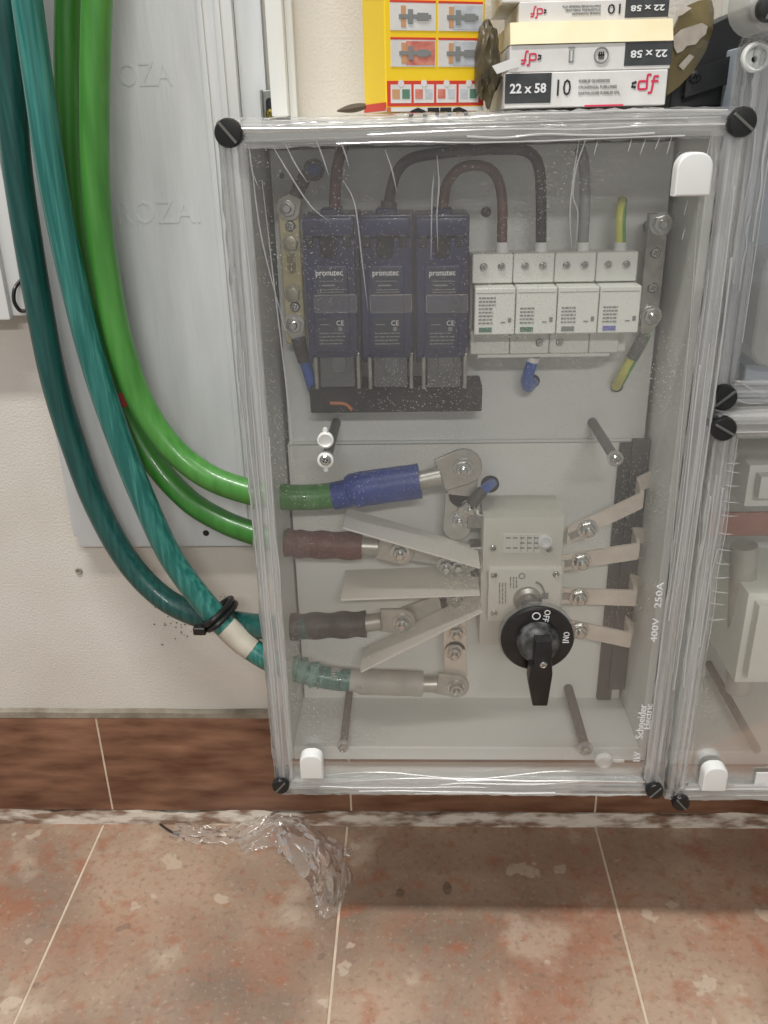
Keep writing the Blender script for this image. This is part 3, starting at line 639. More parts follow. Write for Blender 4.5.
for i in range(3): q0 = P(521+i*6.5, 543, ysw-0.001); box(t, q0.x, q0.x+0.0003, ysw-0.0011, ysw-0.0007, a[2]+0.001, a[3]-0.001)
part('label_print', t, 'print_grey', rl, kind='stuff')
t = BM(); q0 = P(545, 541, ysw-0.002); lathe(t, (q0.x, ysw-0.0003, q0.z), [(0.0062, 0), (0.0062, -0.004), (0.0045, -0.0045), (0.004, -0.002), (0.001, -0.002)], 20); part('test_button', t, 'cap_white', sw)
# front plate print: rotated text columns, O and the arc mark
t = BM(); rnd = random.Random(2)
for u in (499, 502, 505, 510, 513, 516):
    v = 577 if u > 508 else 583; e = 588 if u > 508 else 604
    while v < e: l = rnd.uniform(1.5, 5); q0 = P(u, v, ysw-0.0064); q1 = P(u+1.2, min(v+l, e), ysw-0.0064); box(t, q0.x, q0.x+0.0011, ysw-0.0064, ysw-0.0061, q1.z, q0.z); v += l+1
part('label_print', t, 'print_grey', fp, kind='stuff')
q0 = P(522, 576, ysw-0.006); t = BM(); lathe(t, (q0.x, ysw-0.0056, q0.z), [(0.003, 0), (0.003, -0.0008), (0.0021, -0.0008), (0.0021, 0)], 20); part('zero_mark', t, 'print_grey', fp)
t = BM(); pts = [P(536, 582, ysw-0.0065), P(541, 585, ysw-0.0065), P(544, 591, ysw-0.0065), P(545, 596, ysw-0.0065)]; tube(t, smooth_path(pts), 0.0010, 6); q0 = P(545, 596, ysw-0.0065); box(t, q0.x-0.003, q0.x+0.003, ysw-0.0066, ysw-0.0061, q0.z-0.003, q0.z+0.003); part('arc_mark', t, 'print_grey', fp)
hx, hz = P(537, 638, YF-0.006).x, P(537, 638, YF-0.006).z
t = BM(); lathe(t, (hx, ysw-0.006, hz), [(0.0125, 0), (0.0125, -0.004), (0.009, -0.006), (0.0088, -0.016), (0.005, -0.017)], 24); part('shaft_boss', t, 'steel_dull', sw)
t = BM(); box(t, hx-0.004, hx+0.004, YF+0.001, ysw-0.022, hz-0.004, hz+0.004, 0.0006, 1); part('shaft', t, 'steel_dull', sw)
# phase barriers
def barrier(p0, p1, yf, yb):
    A, B = P(*p0, yf), P(*p1, yf); t = BM()
    slab(t, [(A.x, yf, A.z), (B.x, yf, B.z), (B.x, yb, B.z), (A.x, yb, A.z)], (B-A).cross(Vector((0, 1, 0))), 0.0018); part('phase_barrier', t, 'barrier', sw)
barrier((343, 528), (480, 568), -0.122, -0.080); barrier((341, 600), (480, 595), -0.122, -0.066); barrier((361, 672), (482, 612), -0.122, -0.084)
for (u, v) in ((475, 520), (478, 553), (478, 582), (478, 606)):
    a = R4(u-8, v-6, u+6, v+8, -0.088); t = BM(); box(t, a[0], a[1]+0.004, -0.090, -0.070, a[2], a[3], 0.001, 1); part('terminal_lug', t, 'steel_dull', sw)

# ---------------------------------------------------------------- rotary handle on the lid
yh = YF-0.0006
ha = thing('rotary_handle', 'black rotary OFF ON handle on the clear lid of the tall enclosure', 'switch handle', (hx, YF, hz-0.06))
t = BM(); lathe(t, (hx, yh, hz), [(0.0315, 0), (0.0315, -0.003), (0.0300, -0.0042)], 56); part('backing_ring', t, 'smoky_clear', ha)
t = BM(); lathe(t, (hx, yh-0.0042, hz), [(0.0298, 0), (0.0298, -0.003), (0.0285, -0.0042), (0.012, -0.0043)], 56); part('escutcheon', t, 'handle_black', ha)
t = BM(); lathe(t, (hx, yh-0.0084, hz), [(0.0172, 0), (0.0168, -0.007), (0.0155, -0.0105), (0.0125, -0.0128), (0.004, -0.013)], 40); part('hub', t, 'handle_dusty', ha)
yg = yh-0.0205; t = BM()
pr = [(-0.0070, 0.0125), (0.0060, 0.0125), (0.0072, -0.006), (0.0085, -0.020), (0.0060, -0.0495), (-0.0065, -0.0495), (-0.0112, -0.026), (-0.0100, -0.012), (-0.0072, -0.010)]
tilt = 0.06
prism(t, [(hx+x+0.002, hz+z) for x, z in pr], yg-0.011, yg+0.002, 0.003, 2); box(t, hx-0.0045, hx+0.0072, yg, yh-0.0084, hz-0.016, hz+0.0125, 0.001, 1)
part('grip', t, 'handle_black', ha)
inst('screw', SCREW_S, ha, (hx+0.002, yg-0.0112, hz-0.0085))
yt = yh-0.0086
t = BM(); lathe(t, (hx-0.002, yt+0.0004, hz+0.0225), [(0.0035, 0), (0.0035, -0.0004), (0.0026, -0.0004), (0.0026, 0)], 26); part('zero_symbol', t, 'print_white', ha)
text('OFF', (hx+0.0062, yt, hz+0.0228), 0.0108, 0.0050, 'print_white', ha, roll=R(-100))
text('ON', (hx+0.0232, yt, hz+0.0035), 0.0080, 0.0050, 'print_white', ha, roll=R(-95))
t = BM(); box(t, hx+0.0205, hx+0.0258, yt-0.0002, yt+0.0003, hz-0.0026, hz-0.0018); part('one_symbol', t, 'print_white', ha)

# ---------------------------------------------------------------- tinned busbars on the right
def busbar(label, a, b, tabv, wd=0.0155, yb=-0.094):
    A, B = P(*a, yb), P(*b, yb); e = thing('busbar', label, 'busbar', (A.x, yb, min(A.z, B.z)-wd/2), 'tinned busbars fanning out of the switch')
    def ribbon(pts, hw, th, nm, mt):
        t = BM(); rows = []
        for i, p in enumerate(pts):
            d = (pts[min(i+1, len(pts)-1)]-pts[max(i-1, 0)]).normalized(); n = d.cross(Vector((0, 0, 1))).normalized()*th/2; z = Vector((0, 0, hw))
            rows.append([t.verts.new(p+z-n), t.verts.new(p+z+n), t.verts.new(p-z+n), t.verts.new(p-z-n)])
        for r0, r1 in zip(rows, rows[1:]):
            for k in range(4): t.faces.new((r0[k], r0[(k+1) % 4], r1[(k+1) % 4], r1[k]))
        t.faces.new(rows[0]); t.faces.new(list(reversed(rows[-1]))); return part(nm, t, mt, e, ang=20)
    ribbon([A, A+(B-A)*0.25, A+(B-A)*0.75, B], wd/2, 0.003, 'strap', 'tin_pale')
    C = P(b[0], b[1], yb); ribbon([B+Vector((0, 0.0005, 0)), B+Vector((0.0012, 0.012, 0.001)), B+Vector((0.002, 0.026, 0.002))], wd/2, 0.003, 'bent_leg', 'tin_pale')
    D = P(*tabv, -0.066); D2 = Vector((XI-0.0006, -0.066, D.z+0.001)); ribbon([B+Vector((0.001, 0.027, 0.003)), Vector((D.x, -0.066, D.z)), D2], wd*0.48, 0.003, 'tab', 'tin_pale')
    q = A+(B-A)*0.24
    t = BM(); prism(t, capsule((A.x+0.002, 0, A.z), (q.x+0.002, 0, q.z), wd*0.22, wd*0.22), yb-0.0025, yb-0.0012); part('slot', t, 'steel_dull', e)
    inst('bolt', BOLT, e, (q.x+0.002, yb-0.0024, q.z)); return e
busbar('tinned busbar nearest the bare screw post, rising from the switch', (567, 536), (642, 500), (652, 478))
busbar('tinned busbar level with the top of the switch front plate', (560, 563), (638, 551), (650, 535))
busbar('tinned busbar level with the switch shaft boss', (558, 595), (635, 598), (644, 585))
busbar('tinned busbar sloping down beside the rotary handle disc', (560, 625), (630, 640), (637, 632))
a = R4(604, 425, 626, 700, YP-0.003); t = BM()
for (v0, v1) in ((428, 700),):
    z0, z1 = P(612, v1, YP-0.004).z, P(628, v0, YP-0.004).z; xx = P(626, 470, YP-0.004).x; box(t, xx-0.007, xx+0.007, YP-0.0045, YP+0.0006, z0, min(z1, zs-0.002), 0.0006, 1)
solo('busbar_dark_strip', t, 'strip_dark', 'dark vertical strip behind the tinned busbars', 'dark strip')  # plain dark strip set flat on the lower plate
z0, z1 = P(640, 690, -0.062).z, P(650, 440, -0.062).z
t = BM(); box(t, XI-0.016, XI-0.0002, -0.062, -0.0555, z0, z1, 0.0006, 1); solo('wall_slot_strip', t, 'strip_dark', 'narrow dark strip at the right wall behind the busbar tabs', 'dark strip')  # dark strip drawn in place of the slot opening in the side wall

# ---------------------------------------------------------------- power cables
def pxpath(pts, n=8): return smooth_path([P(*p) for p in pts], n)
def lug(e, p0, p1, ctr, rb, rp, mt='tin', y=None):
    t = BM(); tube(t, [p0, p1], rb, 18); part('lug_barrel', t, mt, e)
    y = ctr.y if y is None else y; t = BM(); prism(t, capsule((p1.x-(ctr.x-p1.x)*0.05, 0, p1.z), (ctr.x, 0, ctr.z), rp*0.9, rp), y-0.004, y, 0.0008, 1); part('lug_palm', t, mt, e)
    inst('bolt', BOLT, e, (ctr.x, y-0.0042, ctr.z))
CAB = 'thick cables looping into the enclosure'
def cable(label, pts, r, mt, n=8):
    pp = pxpath(pts, n); pp = [pp[0]+(pp[0]-pp[3]).normalized()*0.35*(1-k/6) for k in range(6)]+pp; e = thing('power_cable', label, 'cable', min(pp, key=lambda p: p.z)-Vector((0, 0, r)), CAB)
    t = BM(); tube(t, pp, r, 24); part('sheath', t, mt, e); return e, pp
YI = -0.092
e, pp = cable('bright green cable ending in a blue sleeve inside the enclosure', [(99, -60, -0.062), (97, 0, -0.062), (95, 80, -0.062), (95, 160, -0.062), (98, 220, -0.062), (106, 275, -0.062), (119, 340, -0.063), (141, 402, -0.066), (170, 446, -0.07), (207, 476, -0.077), (250, 492, -0.085), (284, 497, YI), (315, 497, YI), (345, 494, YI)], 0.0115, 'green_bright')
t = BM(); s = pxpath([(333, 496, YI), (348, 493, YI), (362, 489, YI), (420, 481, YI)], 6); tube(t, s, [0.0124 if i < 6 else 0.0125+0.0030*min(1, (i-6)/4) for i in range(len(s))], 24, jitter=0.012); part('heat_shrink', t, 'blue_shrink', e)
lug(e, P(418, 481, YI), P(441, 476, YI), P(463, 466, -0.088), 0.0085, 0.0165)
e, pp = cable('deep green cable with a red tape mark, ending in a brown sleeve', [(72, -60, -0.038), (69, 0, -0.038), (68, 90, -0.038), (70, 170, -0.038), (78, 250, -0.038), (94, 320, -0.038), (120, 400, -0.040), (150, 457, -0.048), (187, 499, -0.06), (222, 521, -0.072), (253, 533, -0.082), (285, 542, YI), (325, 546, YI)], 0.0108, 'green_deep')
i = min(range(len(pp)), key=lambda k: (pp[k]-P(121, 403, -0.040)).length); t = BM(); tube(t, [pp[i]+(pp[i+1]-pp[i]).normalized()*s for s in (-0.0065, 0, 0.0065)], 0.0112, 24); part('tape_mark', t, 'red_tape', e)
t = BM(); s = pxpath([(285, 542, YI), (300, 544, YI), (328, 545, YI), (362, 546, YI)], 6); tube(t, s, [0.0126+0.0006*math.sin(k*1.3) for k in range(len(s))], 24, jitter=0.012); part('heat_shrink', t, 'brown_shrink', e)
lug(e, P(358, 546, YI), P(378, 547, YI), P(400, 550, -0.088), 0.0082, 0.013)
e, pp = cable('lighter scuffed teal cable in front, tied and taped near the enclosure', [(20, -60, -0.074), (27, 0, -0.074), (38, 80, -0.074), (50, 165, -0.074), (64, 240, -0.073), (80, 310, -0.072), (96, 370, -0.072), (117, 432, -0.072), (144, 500, -0.072), (174, 562, -0.074), (214, 614, -0.080), (240, 640, -0.086), (266, 658, -0.09), (296, 670, YI), (330, 678, YI), (350, 680, YI)], 0.0112, 'teal_light')
t = BM(); s = pxpath([(226, 627, -0.083), (240, 640, -0.086), (252, 649, -0.088)], 5); tube(t, s, 0.0118, 24); part('tape_sleeve', t, 'grey_tape', e)
t = BM(); s = pxpath([(286, 666, YI), (300, 670, YI), (322, 677, YI)], 6); tube(t, s, [0.0118+0.0016*math.sin(k*2.1) for k in range(len(s))], 20, jitter=0.08); part('frayed_tape', t, 'teal_tape', e)
t = BM(); s = pxpath([(318, 676, YI), (340, 679, YI), (360, 681, YI), (364, 682, YI), (400, 683, YI), (423, 684, YI)], 5); tube(t, s, [0.0108 if k < 12 else 0.0122 for k in range(len(s))], 24, jitter=0.012); part('heat_shrink', t, 'grey_shrink', e)
lug(e, P(420, 684, YI), P(437, 684, YI), P(456, 685, -0.088), 0.008, 0.0125)
e, pp = cable('dark teal cable behind, ending in a black sleeve inside the enclosure', [(2, -60, -0.050), (5, 0, -0.050), (10, 80, -0.048), (17, 165, -0.046), (28, 240, -0.044), (40, 310, -0.040), (54, 380, -0.038), (72, 440, -0.036), (96, 504, -0.036), (127, 560, -0.038), (162, 597, -0.044), (200, 616, -0.052), (236, 623, -0.062), (268, 627, -0.084), (295, 627, YI), (325, 626, YI)], 0.0118, 'teal_dark')
t = BM(); s = pxpath([(289, 627, YI), (310, 626, YI), (340, 625, YI), (366, 624, YI)], 6); tube(t, s, [0.0124+0.0008*math.sin(k*1.1) for k in range(len(s))], 24, jitter=0.012); part('heat_shrink', t, 'black_shrink', e)
lug(e, P(362, 624, YI), P(381, 621, YI), P(402, 620, -0.088), 0.0082, 0.013)
# cable tie around the two teal cables
tc = P(217, 618, -0.0805); d = (P(240, 640, -0.086)-P(196, 590, -0.0775)).normalized(); n2 = Vector((0, 1, 0)); n2 = (n2-d*n2.dot(d)).normalized(); n1 = d.cross(n2)
tie = thing('cable_tie', 'black cable tie binding the two teal cables', 'cable tie', tc-Vector((0, 0, 0.018)))
for k, s in enumerate((-0.003, 0.003)):
    t = BM(); loop = [tc+d*s+n2*0.010+n1*math.cos(R(a))*0.0150+n2*math.sin(R(a))*0.0245 for a in range(0, 361, 10)]; tube(t, loop, 0.0030, 8, caps=False); part('strap', t, 'black_plastic', tie)
q = P(200, 630, -0.09); t = BM(); box(t, q.x-0.006, q.x+0.006, q.y-0.004, q.y+0.006, q.z-0.004, q.z+0.004, 0.001, 1, ); part('lock_head', t, 'black_plastic', tie)
# link plates between lugs and switch
def link(label, pts, w0, w1, bolts, y, mt='tin'):
    q = [P(*p, y) for p in pts]; e = thing('link_plate', label, 'link plate', (q[0].x, y, min(p.z for p in q)), 'tinned link plates feeding the switch')
    t = BM()
    for a, b in zip(q, q[1:]): prism(t, capsule(a, b, w0, w1), y, y+0.004, 0.0006, 1)
    part('plate', t, mt, e)
    for (u, v) in bolts: p = P(u, v, y-0.001); inst('bolt', BOLT, e, (p.x, y-0.0002, p.z))
link('broad tinned link plate under the blue sleeved cable lug', [(463, 462), (462, 495), (457, 528)], 0.0145, 0.0125, [(459, 520), (470, 508)], -0.083)
link('tinned link plate joining the brown sleeved cable to the switch', [(392, 549), (440, 556), (468, 563)], 0.0095, 0.0095, [(446, 566), (458, 565)], -0.083)
link('tinned link plate joining the black sleeved cable to the switch', [(398, 621), (440, 604), (468, 598)], 0.0105, 0.0095, [(456, 600)], -0.083)
link('tinned link strap rising from the grey sleeved cable lug', [(456, 690), (455, 650), (455, 622)], 0.0115, 0.0105, [(456, 632), (454, 652)], -0.083, 'tin_pale')
wire('short blue control wire with a dark sleeve running to the plate hole', [(472, 505, -0.088), (478, 496, -0.088), (486, 488, -0.080), (491, 484, -0.06), (492, 483, -0.053)], 0.0045, 'wire_blue', sleeves=((0, 0.4, 1.2, 'black_shrink'),), ring=(467, 512, -0.087))

# ---------------------------------------------------------------- stretch film around the enclosures
def wrap_film(x0, x1, z0, z1, yf, yb, label, sides='LRTB', seed=1, creases=()):
    e = thing('stretch_film', label, 'film', ((x0+x1)/2, yf, z0)); rnd = random.Random(seed); t = BM()
    cs = [(-0.022, 0.0018), (-0.014, -0.0022), (-0.006, -0.003), (0.0008, -0.0022), (0.0022, 0.004)]; prof_y = [yf-0.0012, yf-0.0022, yf-0.0030, yf-0.0022, yf+0.006, yb]
    prof_o = [-0.0175, -0.012, -0.006, 0.0006, 0.0013, 0.0013]
    per = []
    N = 60
    for k in range(N): per.append((x0+(x1-x0)*k/N, z1, 0, 1))
    for k in range(N): per.append((x1, z1-(z1-z0)*k/N, 1, 0))
    for k in range(N): per.append((x1-(x1-x0)*k/N, z0, 0, -1))
    for k in range(N): per.append((x0, z0+(z1-z0)*k/N, -1, 0))
    rows = []
    for (px, pz, nx, nz) in per:
        row = []
        for o, y in zip(prof_o, prof_y):
            cx = max(x0-o, min(x1+o, px+nx*0)) if nx == 0 else px+nx*o; cz = max(z0-o, min(z1+o, pz)) if nz == 0 else pz+nz*o
            j = Vector((rnd.uniform(-1, 1), rnd.uniform(-1, 0.2), rnd.uniform(-1, 1)))*0.0008
            row.append(t.verts.new(Vector((cx, y, cz))+j))
        rows.append(row)
    for a, b in zip(rows, rows[1:]+rows[:1]):
        for k in range(len(a)-1): t.faces.new((a[k], b[k], b[k+1], a[k+1])).material_index = 0 if abs(a[2].co.x-b[2].co.x) < abs(a[2].co.z-b[2].co.z) else 1
    part('wrap', t, 'film_v', e, ang=25).data.materials.append(MATS['film_h'])
    # long pulled creases along the edges
    t = BM()
    def crease(pts, r): tube(t, smooth_path(pts, 5), r, 5)
    for side in sides:
        for k in range(5):
            o = -0.017+0.004*k+rnd.uniform(-0.001, 0.001); s0, s1 = sorted((rnd.uniform(0.02, 0.5), rnd.uniform(0.45, 0.98)))
            if s1-s0 < 0.2: s1 = min(0.98, s0+0.35)
            pts = []
            for i in range(6):
                f = s0+(s1-s0)*i/5; oo = o+rnd.uniform(-0.0012, 0.0012)
                pts.append({'L': (x0-oo, yf-0.0034, z0+(z1-z0)*f), 'R': (x1+oo, yf-0.0034, z0+(z1-z0)*f), 'T': (x0+(x1-x0)*f, yf-0.0034, z1+oo), 'B': (x0+(x1-x0)*f, yf-0.0034, z0-oo)}[side])
            crease(pts, rnd.uniform(0.0003, 0.0010))
    part('crease', t, 'film_crease', e, kind='stuff')
    t = BM()
    for pl in creases:
        sp_ = smooth_path([P(u, v, yf-0.0025) for u, v in pl], 5); tube(t, sp_, [0.00008+0.00045*math.sin(math.pi*min(1, 0.05+i/len(sp_))) for i in range(len(sp_))], 5)
    part('pulled_fold', t, 'film_fold', e, kind='stuff')
    return e
hang = [[(248, 140), (252, 170), (258, 186)], [(250, 150), (262, 240), (288, 340)], [(272, 145), (287, 170), (310, 205), (330, 222)], [(284, 142), (296, 165), (307, 182)], [(316, 140), (322, 155), (329, 176)], [(338, 138), (344, 150), (349, 167)], [(385, 150), (392, 170), (397, 193)], [(343, 180), (355, 205), (362, 260), (368, 310)], [(437, 155), (439, 185), (437, 215), (438, 252)], [(434, 175), (432, 200), (431, 260)],
        [(581, 128), (585, 140), (577, 165), (573, 195), (578, 215), (575, 250)], [(579, 140), (573, 180), (570, 215), (572, 250)], [(598, 140), (594, 155)], [(632, 138), (628, 152)], [(646, 138), (640, 155)], [(660, 137), (655, 150)], [(672, 136), (667, 154)], [(712, 132), (706, 160), (700, 185)], [(716, 140), (716, 165), (712, 200)], [(688, 200), (684, 215)], [(702, 196), (698, 218)], [(685, 228), (682, 240)],
        [(238, 200), (246, 330), (262, 480)], [(232, 150), (244, 300), (256, 470), (268, 640)], [(262, 180), (276, 300), (290, 420), (292, 470)], [(700, 180), (690, 330), (676, 500), (664, 640)], [(683, 470), (668, 640), (656, 770)], [(300, 777), (380, 772), (470, 779), (560, 771), (640, 776)], [(320, 783), (430, 778), (520, 785), (600, 780)], [(262, 127), (330, 122), (400, 130)], [(420, 126), (520, 120), (640, 122), (715, 112)]]
wrap_film(-XL, XL, ZB, ZT, YF, YS-0.004, 'clear stretch film pulled tight around the rim of the tall enclosure', creases=hang, seed=4)

# ---------------------------------------------------------------- neighbouring enclosures
ex0 = 0.1785; ez1 = 0.5465
en2, lid2 = enclosure(ex0, 0.53, 0.188, ez1, -0.170, 'electrical_enclosure', 'lower neighbouring enclosure with a white corner label and copper bars inside', ys=-0.128)
q = P(723, 428, -0.173); lid_screw(lid2, (q.x, -0.173, q.z), -60, 0.0092)
q = P(680, 801, -0.173); lid_screw(lid2, (q.x, -0.173, q.z), -40, 0.0078)
q = P(674, 794, -0.160); lid_screw(en2, (q.x, -0.150, q.z+0.004), 30, 0.0072)
q = P(714, 776, -0.176); hinge_cap(lid2, (q.x, -0.1705, q.z), 0.021, 0.026)
q = P(763, 782, -0.1712); t = BM(); box(t, q.x-0.007, q.x+0.03, -0.1713, -0.1702, q.z-0.010, q.z+0.010); part('sticker', t, 'cap_white', lid2)
cr2 = [[(728, 445), (726, 470), (722, 500), (716, 540), (712, 565)], [(716, 440), (722, 470), (712, 560), (706, 640)], [(704, 440), (698, 560), (686, 700), (676, 770)], [(734, 436), (727, 462)]]
for v in (462, 470, 484, 500, 514, 532, 548, 562, 576, 590, 602, 618): cr2.append([(722-(v-462)*0.11, v), (732-(v-462)*0.11, v+2), (740-(v-462)*0.11+(v % 7), v+1+(v % 3))])
wrap_film(ex0, 0.53, 0.188, ez1, -0.170, -0.132, 'crinkled clear film wrapped round the lower neighbouring enclosure', creases=cr2, seed=9)
a = R4(712, 512, 800, 535, -0.09); t = BM(); box(t, a[0]-0.004, a[1]+0.1, -0.092, -0.088, a[2], a[3], 0.0006, 1); solo('copper_bar', t, 'copper_dull', 'dull copper bar running across the lower neighbouring enclosure', 'busbar', )
for (u0, v0, u1, v1, y, lab, mt_) in ((752, 470, 800, 512, -0.105, 'pale terminal block above the copper bar in the neighbouring enclosure', 'spd_grey'), (746, 600, 800, 690, -0.115, 'pale device at the bottom of the neighbouring enclosure behind film', 'spd_white')):
    a = R4(u0, v0, u1, v1, y); e = thing('terminal_block', lab, 'terminal block', ((a[0]+a[1])/2, y, a[2]))
    t = BM(); box(t, a[0], a[1]+0.04, y+0.012, -0.009, a[2], a[3], 0.0015, 2); part('body', t, mt_, e)
    t = BM(); box(t, a[0]+0.006, a[1]+0.04, y, y+0.0118, a[2]+0.012, a[3]-0.006, 0.0015, 2); part('front', t, mt_, e)
a = R4(733, 560, 752, 700, -0.07); t = BM(); cyl(t, P(744, 545, -0.07), P(738, 690, -0.07), 0.012, 0.012, 20); solo('grey_sleeve', t, 'grey_shrink', 'upright grey sleeved cable beside the pale device in the neighbouring enclosure', 'cable')
t = BM(); q = P(758, 752, -0.150); cyl(t, (q.x, -0.147, q.z), (q.x, -0.007, q.z), 0.004, 0.004, 14); solo('standoff_post', t, 'post_dark', 'dark post at the bottom of the neighbouring enclosure near its label', 'post')
# upper neighbour, a little set back
uz0, uz1 = 0.551, 0.797
en3, lid3 = enclosure(0.1785, 0.53, uz0, uz1, -0.150, 'electrical_enclosure', 'upper neighbouring enclosure with bluish grey walls behind cloudy film', ys=-0.112, base_mat='blue_grey', backmat='blue_grey', inl=0.026)
q = P(723, 397, -0.155); lid_screw(lid3, (q.x, -0.155, q.z), 50, 0.0098)
q = P(757, 57, -0.152); t = BM(); lathe(t, (q.x, -0.150, q.z), [(0.0092, 0.002), (0.0092, -0.002), (0.0078, -0.003), (0.0064, -0.002), (0.0060, 0.006), (0.001, 0.006)], 28); part('corner_lug', t, 'abs_grey', lid3)
t = BM(); lathe(t, (q.x, -0.150, q.z-0.001), [(0.0058, 0.0059), (0.0058, 0.003), (0.002, 0.002)], 16); part('lug_screw', t, 'black_plastic', lid3)
cr3 = [[(752, 150), (744, 220), (735, 300), (724, 380)], [(760, 140), (752, 260), (738, 360)], [(740, 210), (733, 290)], [(735, 380), (745, 385), (760, 395), (768, 400)], [(764, 60), (756, 120)], [(730, 390), (742, 402), (768, 404)]]
wrap_film(0.1785, 0.53, uz0, uz1, -0.150, -0.116, 'cloudy clear film wrapped round the upper neighbouring enclosure', creases=cr3, seed=12)
a = R4(757, 250, 800, 366, -0.13); t = BM(); prism(t, rounded(a[0], a[1]+0.06, a[2], a[3], 0.014, 6), -0.132, -0.09, 0.004, 3); solo('clear_cover', t, 'cap_clear', 'rounded frosted clear cover inside the upper neighbouring enclosure', 'cover')
a = R4(756, 304, 800, 324, -0.06); t = BM(); box(t, a[0], a[1]+0.03, -0.075, -0.012, a[2], a[3], 0.0015, 2); box(t, a[0]+0.004, a[1]+0.03, -0.085, -0.075, a[2]+0.004, a[3]-0.003, 0.001, 1); solo('navy_device', t, 'navy', 'navy device behind the frosted cover in the upper neighbouring enclosure', 'device')
a = R4(760, 330, 800, 362, -0.05); t = BM(); box(t, a[0], a[1]+0.03, -0.06, -0.012, a[2], a[3], 0.0015, 2); box(t, a[0]+0.002, a[1]+0.03, -0.063, -0.06, a[2]+0.002, a[2]+0.006, 0.001, 1); solo('white_device', t, 'spd_white', 'white device under the navy one in the upper neighbouring enclosure', 'device')
# top corner of yet another enclosure
q = P(745, 33, -0.165); en4 = thing('electrical_enclosure', 'rounded clear corner of the enclosure above the dark bracket', 'enclosure', (q.x+0.05, -0.1, q.z))
t = BM(); prism(t, rounded(q.x, q.x+0.3, q.z, q.z+0.25, 0.018, 6), -0.168, -0.125, 0.005, 3); part('lid', t, 'lid_rim', en4)
t = BM(); prism(t, rounded(q.x+0.035, q.x+0.3, q.z+0.012, q.z+0.25, 0.015, 6), -0.124, -0.0003, 0.001, 1); part('base', t, 'abs_grey', en4)
qq = P(769, 8, -0.170); lid_screw(en4, (qq.x, -0.170, qq.z), 20, 0.008)

# ---------------------------------------------------------------- dark bracket on the wall
b = thing('wall_bracket', 'dark metal bracket with a screw behind the fuse boxes', 'bracket', P(705, 110, -0.05))
q0, q1 = P(668, 108, -0.03), P(745, 108, -0.03)
yk = -0.078; a = R4(674, 5, 744, 115, yk); t = BM(); prism(t, [(a[0], 0.7562), (a[1], 0.7562), (a[1], P(742, 5, yk).z), (P(715, 22, yk).x, P(715, 22, yk).z), (a[0], P(680, 40, yk).z)], yk, -0.008, 0.001, 1); part('back_plate', t, 'black_metal', b)
A, B = P(685, 84, -0.084), P(741, 66, -0.084)
t = BM(); slab(t, [A+Vector((0, 0, 0.009)), B+Vector((0, 0, 0.009)), B-Vector((0, 0, 0.009)), A-Vector((0, 0, 0.009))], (0, 1, 0), 0.005); slab(t, [A+Vector((0, 0.0, -0.0085)), B+Vector((0, 0.0, -0.0085)), B+Vector((0, 0.006, -0.0085)), A+Vector((0, 0.006, -0.0085))], (0, 0, 1), 0.002); part('arm', t, 'black_metal', b)
q = P(695, 77, -0.087); inst('screw', cross_screw(0.0042, 'black_metal', 'dark_screw'), b, (q.x, -0.0866, q.z))

# ---------------------------------------------------------------- cartons on top of the enclosure
ZTOP = ZT+0.0035
def face_M(c, rz): return Matrix.Translation(Vector(c)) @ Matrix.Rotation(rz, 4, 'Z')
# yellow box, turned so its side shows
H, W_, D_ = 0.16, 0.073, 0.05; A = P(386, 110, -0.135); rz = R(20); Mx = face_M((A.x, -0.135, ZTOP), rz)
yb = thing('yellow_carton', 'yellow fixings carton with red-framed pictures and upside-down black lettering', 'carton', (A.x+0.03, -0.11, ZTOP))
def ypart(nm, x0, x1, z0, z1, mt, out=0.0003, y0=None):
    t = BM(); box(t, x0, x1, -out if y0 is None else y0, 0.0002, z0, z1); bmesh.ops.transform(t, matrix=Mx, verts=t.verts); return part(nm, t, mt, yb)
t = BM(); box(t, 0, W_, 0, D_, 0, H, 0.0008, 1); bmesh.ops.transform(t, matrix=Mx, verts=t.verts); part('body', t, 'yellow_card', yb)
k = 0.00066   # metres per pixel on its face
zf = lambda v: (108-v)*k
ypart('white_band', 0.0, W_, 0.0, zf(104), 'white_card', 0.0002)
t = BM(); box(t, -0.0003, 0.0002, 0, D_, 0, zf(107)); bmesh.ops.transform(t, matrix=Mx, verts=t.verts); part('side_white_band', t, 'white_card', yb)
t = BM(); box(t, -0.0004, 0.0002, 0, D_, zf(107), zf(99)); bmesh.ops.transform(t, matrix=Mx, verts=t.verts); part('side_red_band', t, 'red_print', yb)
ypart('red_band', 0.001, W_, zf(103), zf(79), 'red_print', 0.0003)
for i in range(4):
    x0_ = 0.0035+i*0.0168; ypart('white_cell', x0_, x0_+0.0150, zf(100), zf(82.5), 'white_card', 0.0005)
    ypart('colour_patch', x0_+0.001, x0_+0.0066, zf(96), zf(87), ('kraft', 'brick_print', 'brick_print', 'concrete_print')[i], 0.0007); ypart('colour_patch', x0_+0.0083, x0_+0.0138, zf(96), zf(87), ('print_green', 'concrete_print', 'concrete_print', 'print_green')[i], 0.0007)
    t = BM(); lathe(t, (x0_+0.0075, -0.0005, zf(81.5)), [(0.0022, 0), (0.0022, -0.0003)], 14); bmesh.ops.transform(t, matrix=Mx, verts=t.verts); part('number_dot', t, 'white_card', yb)
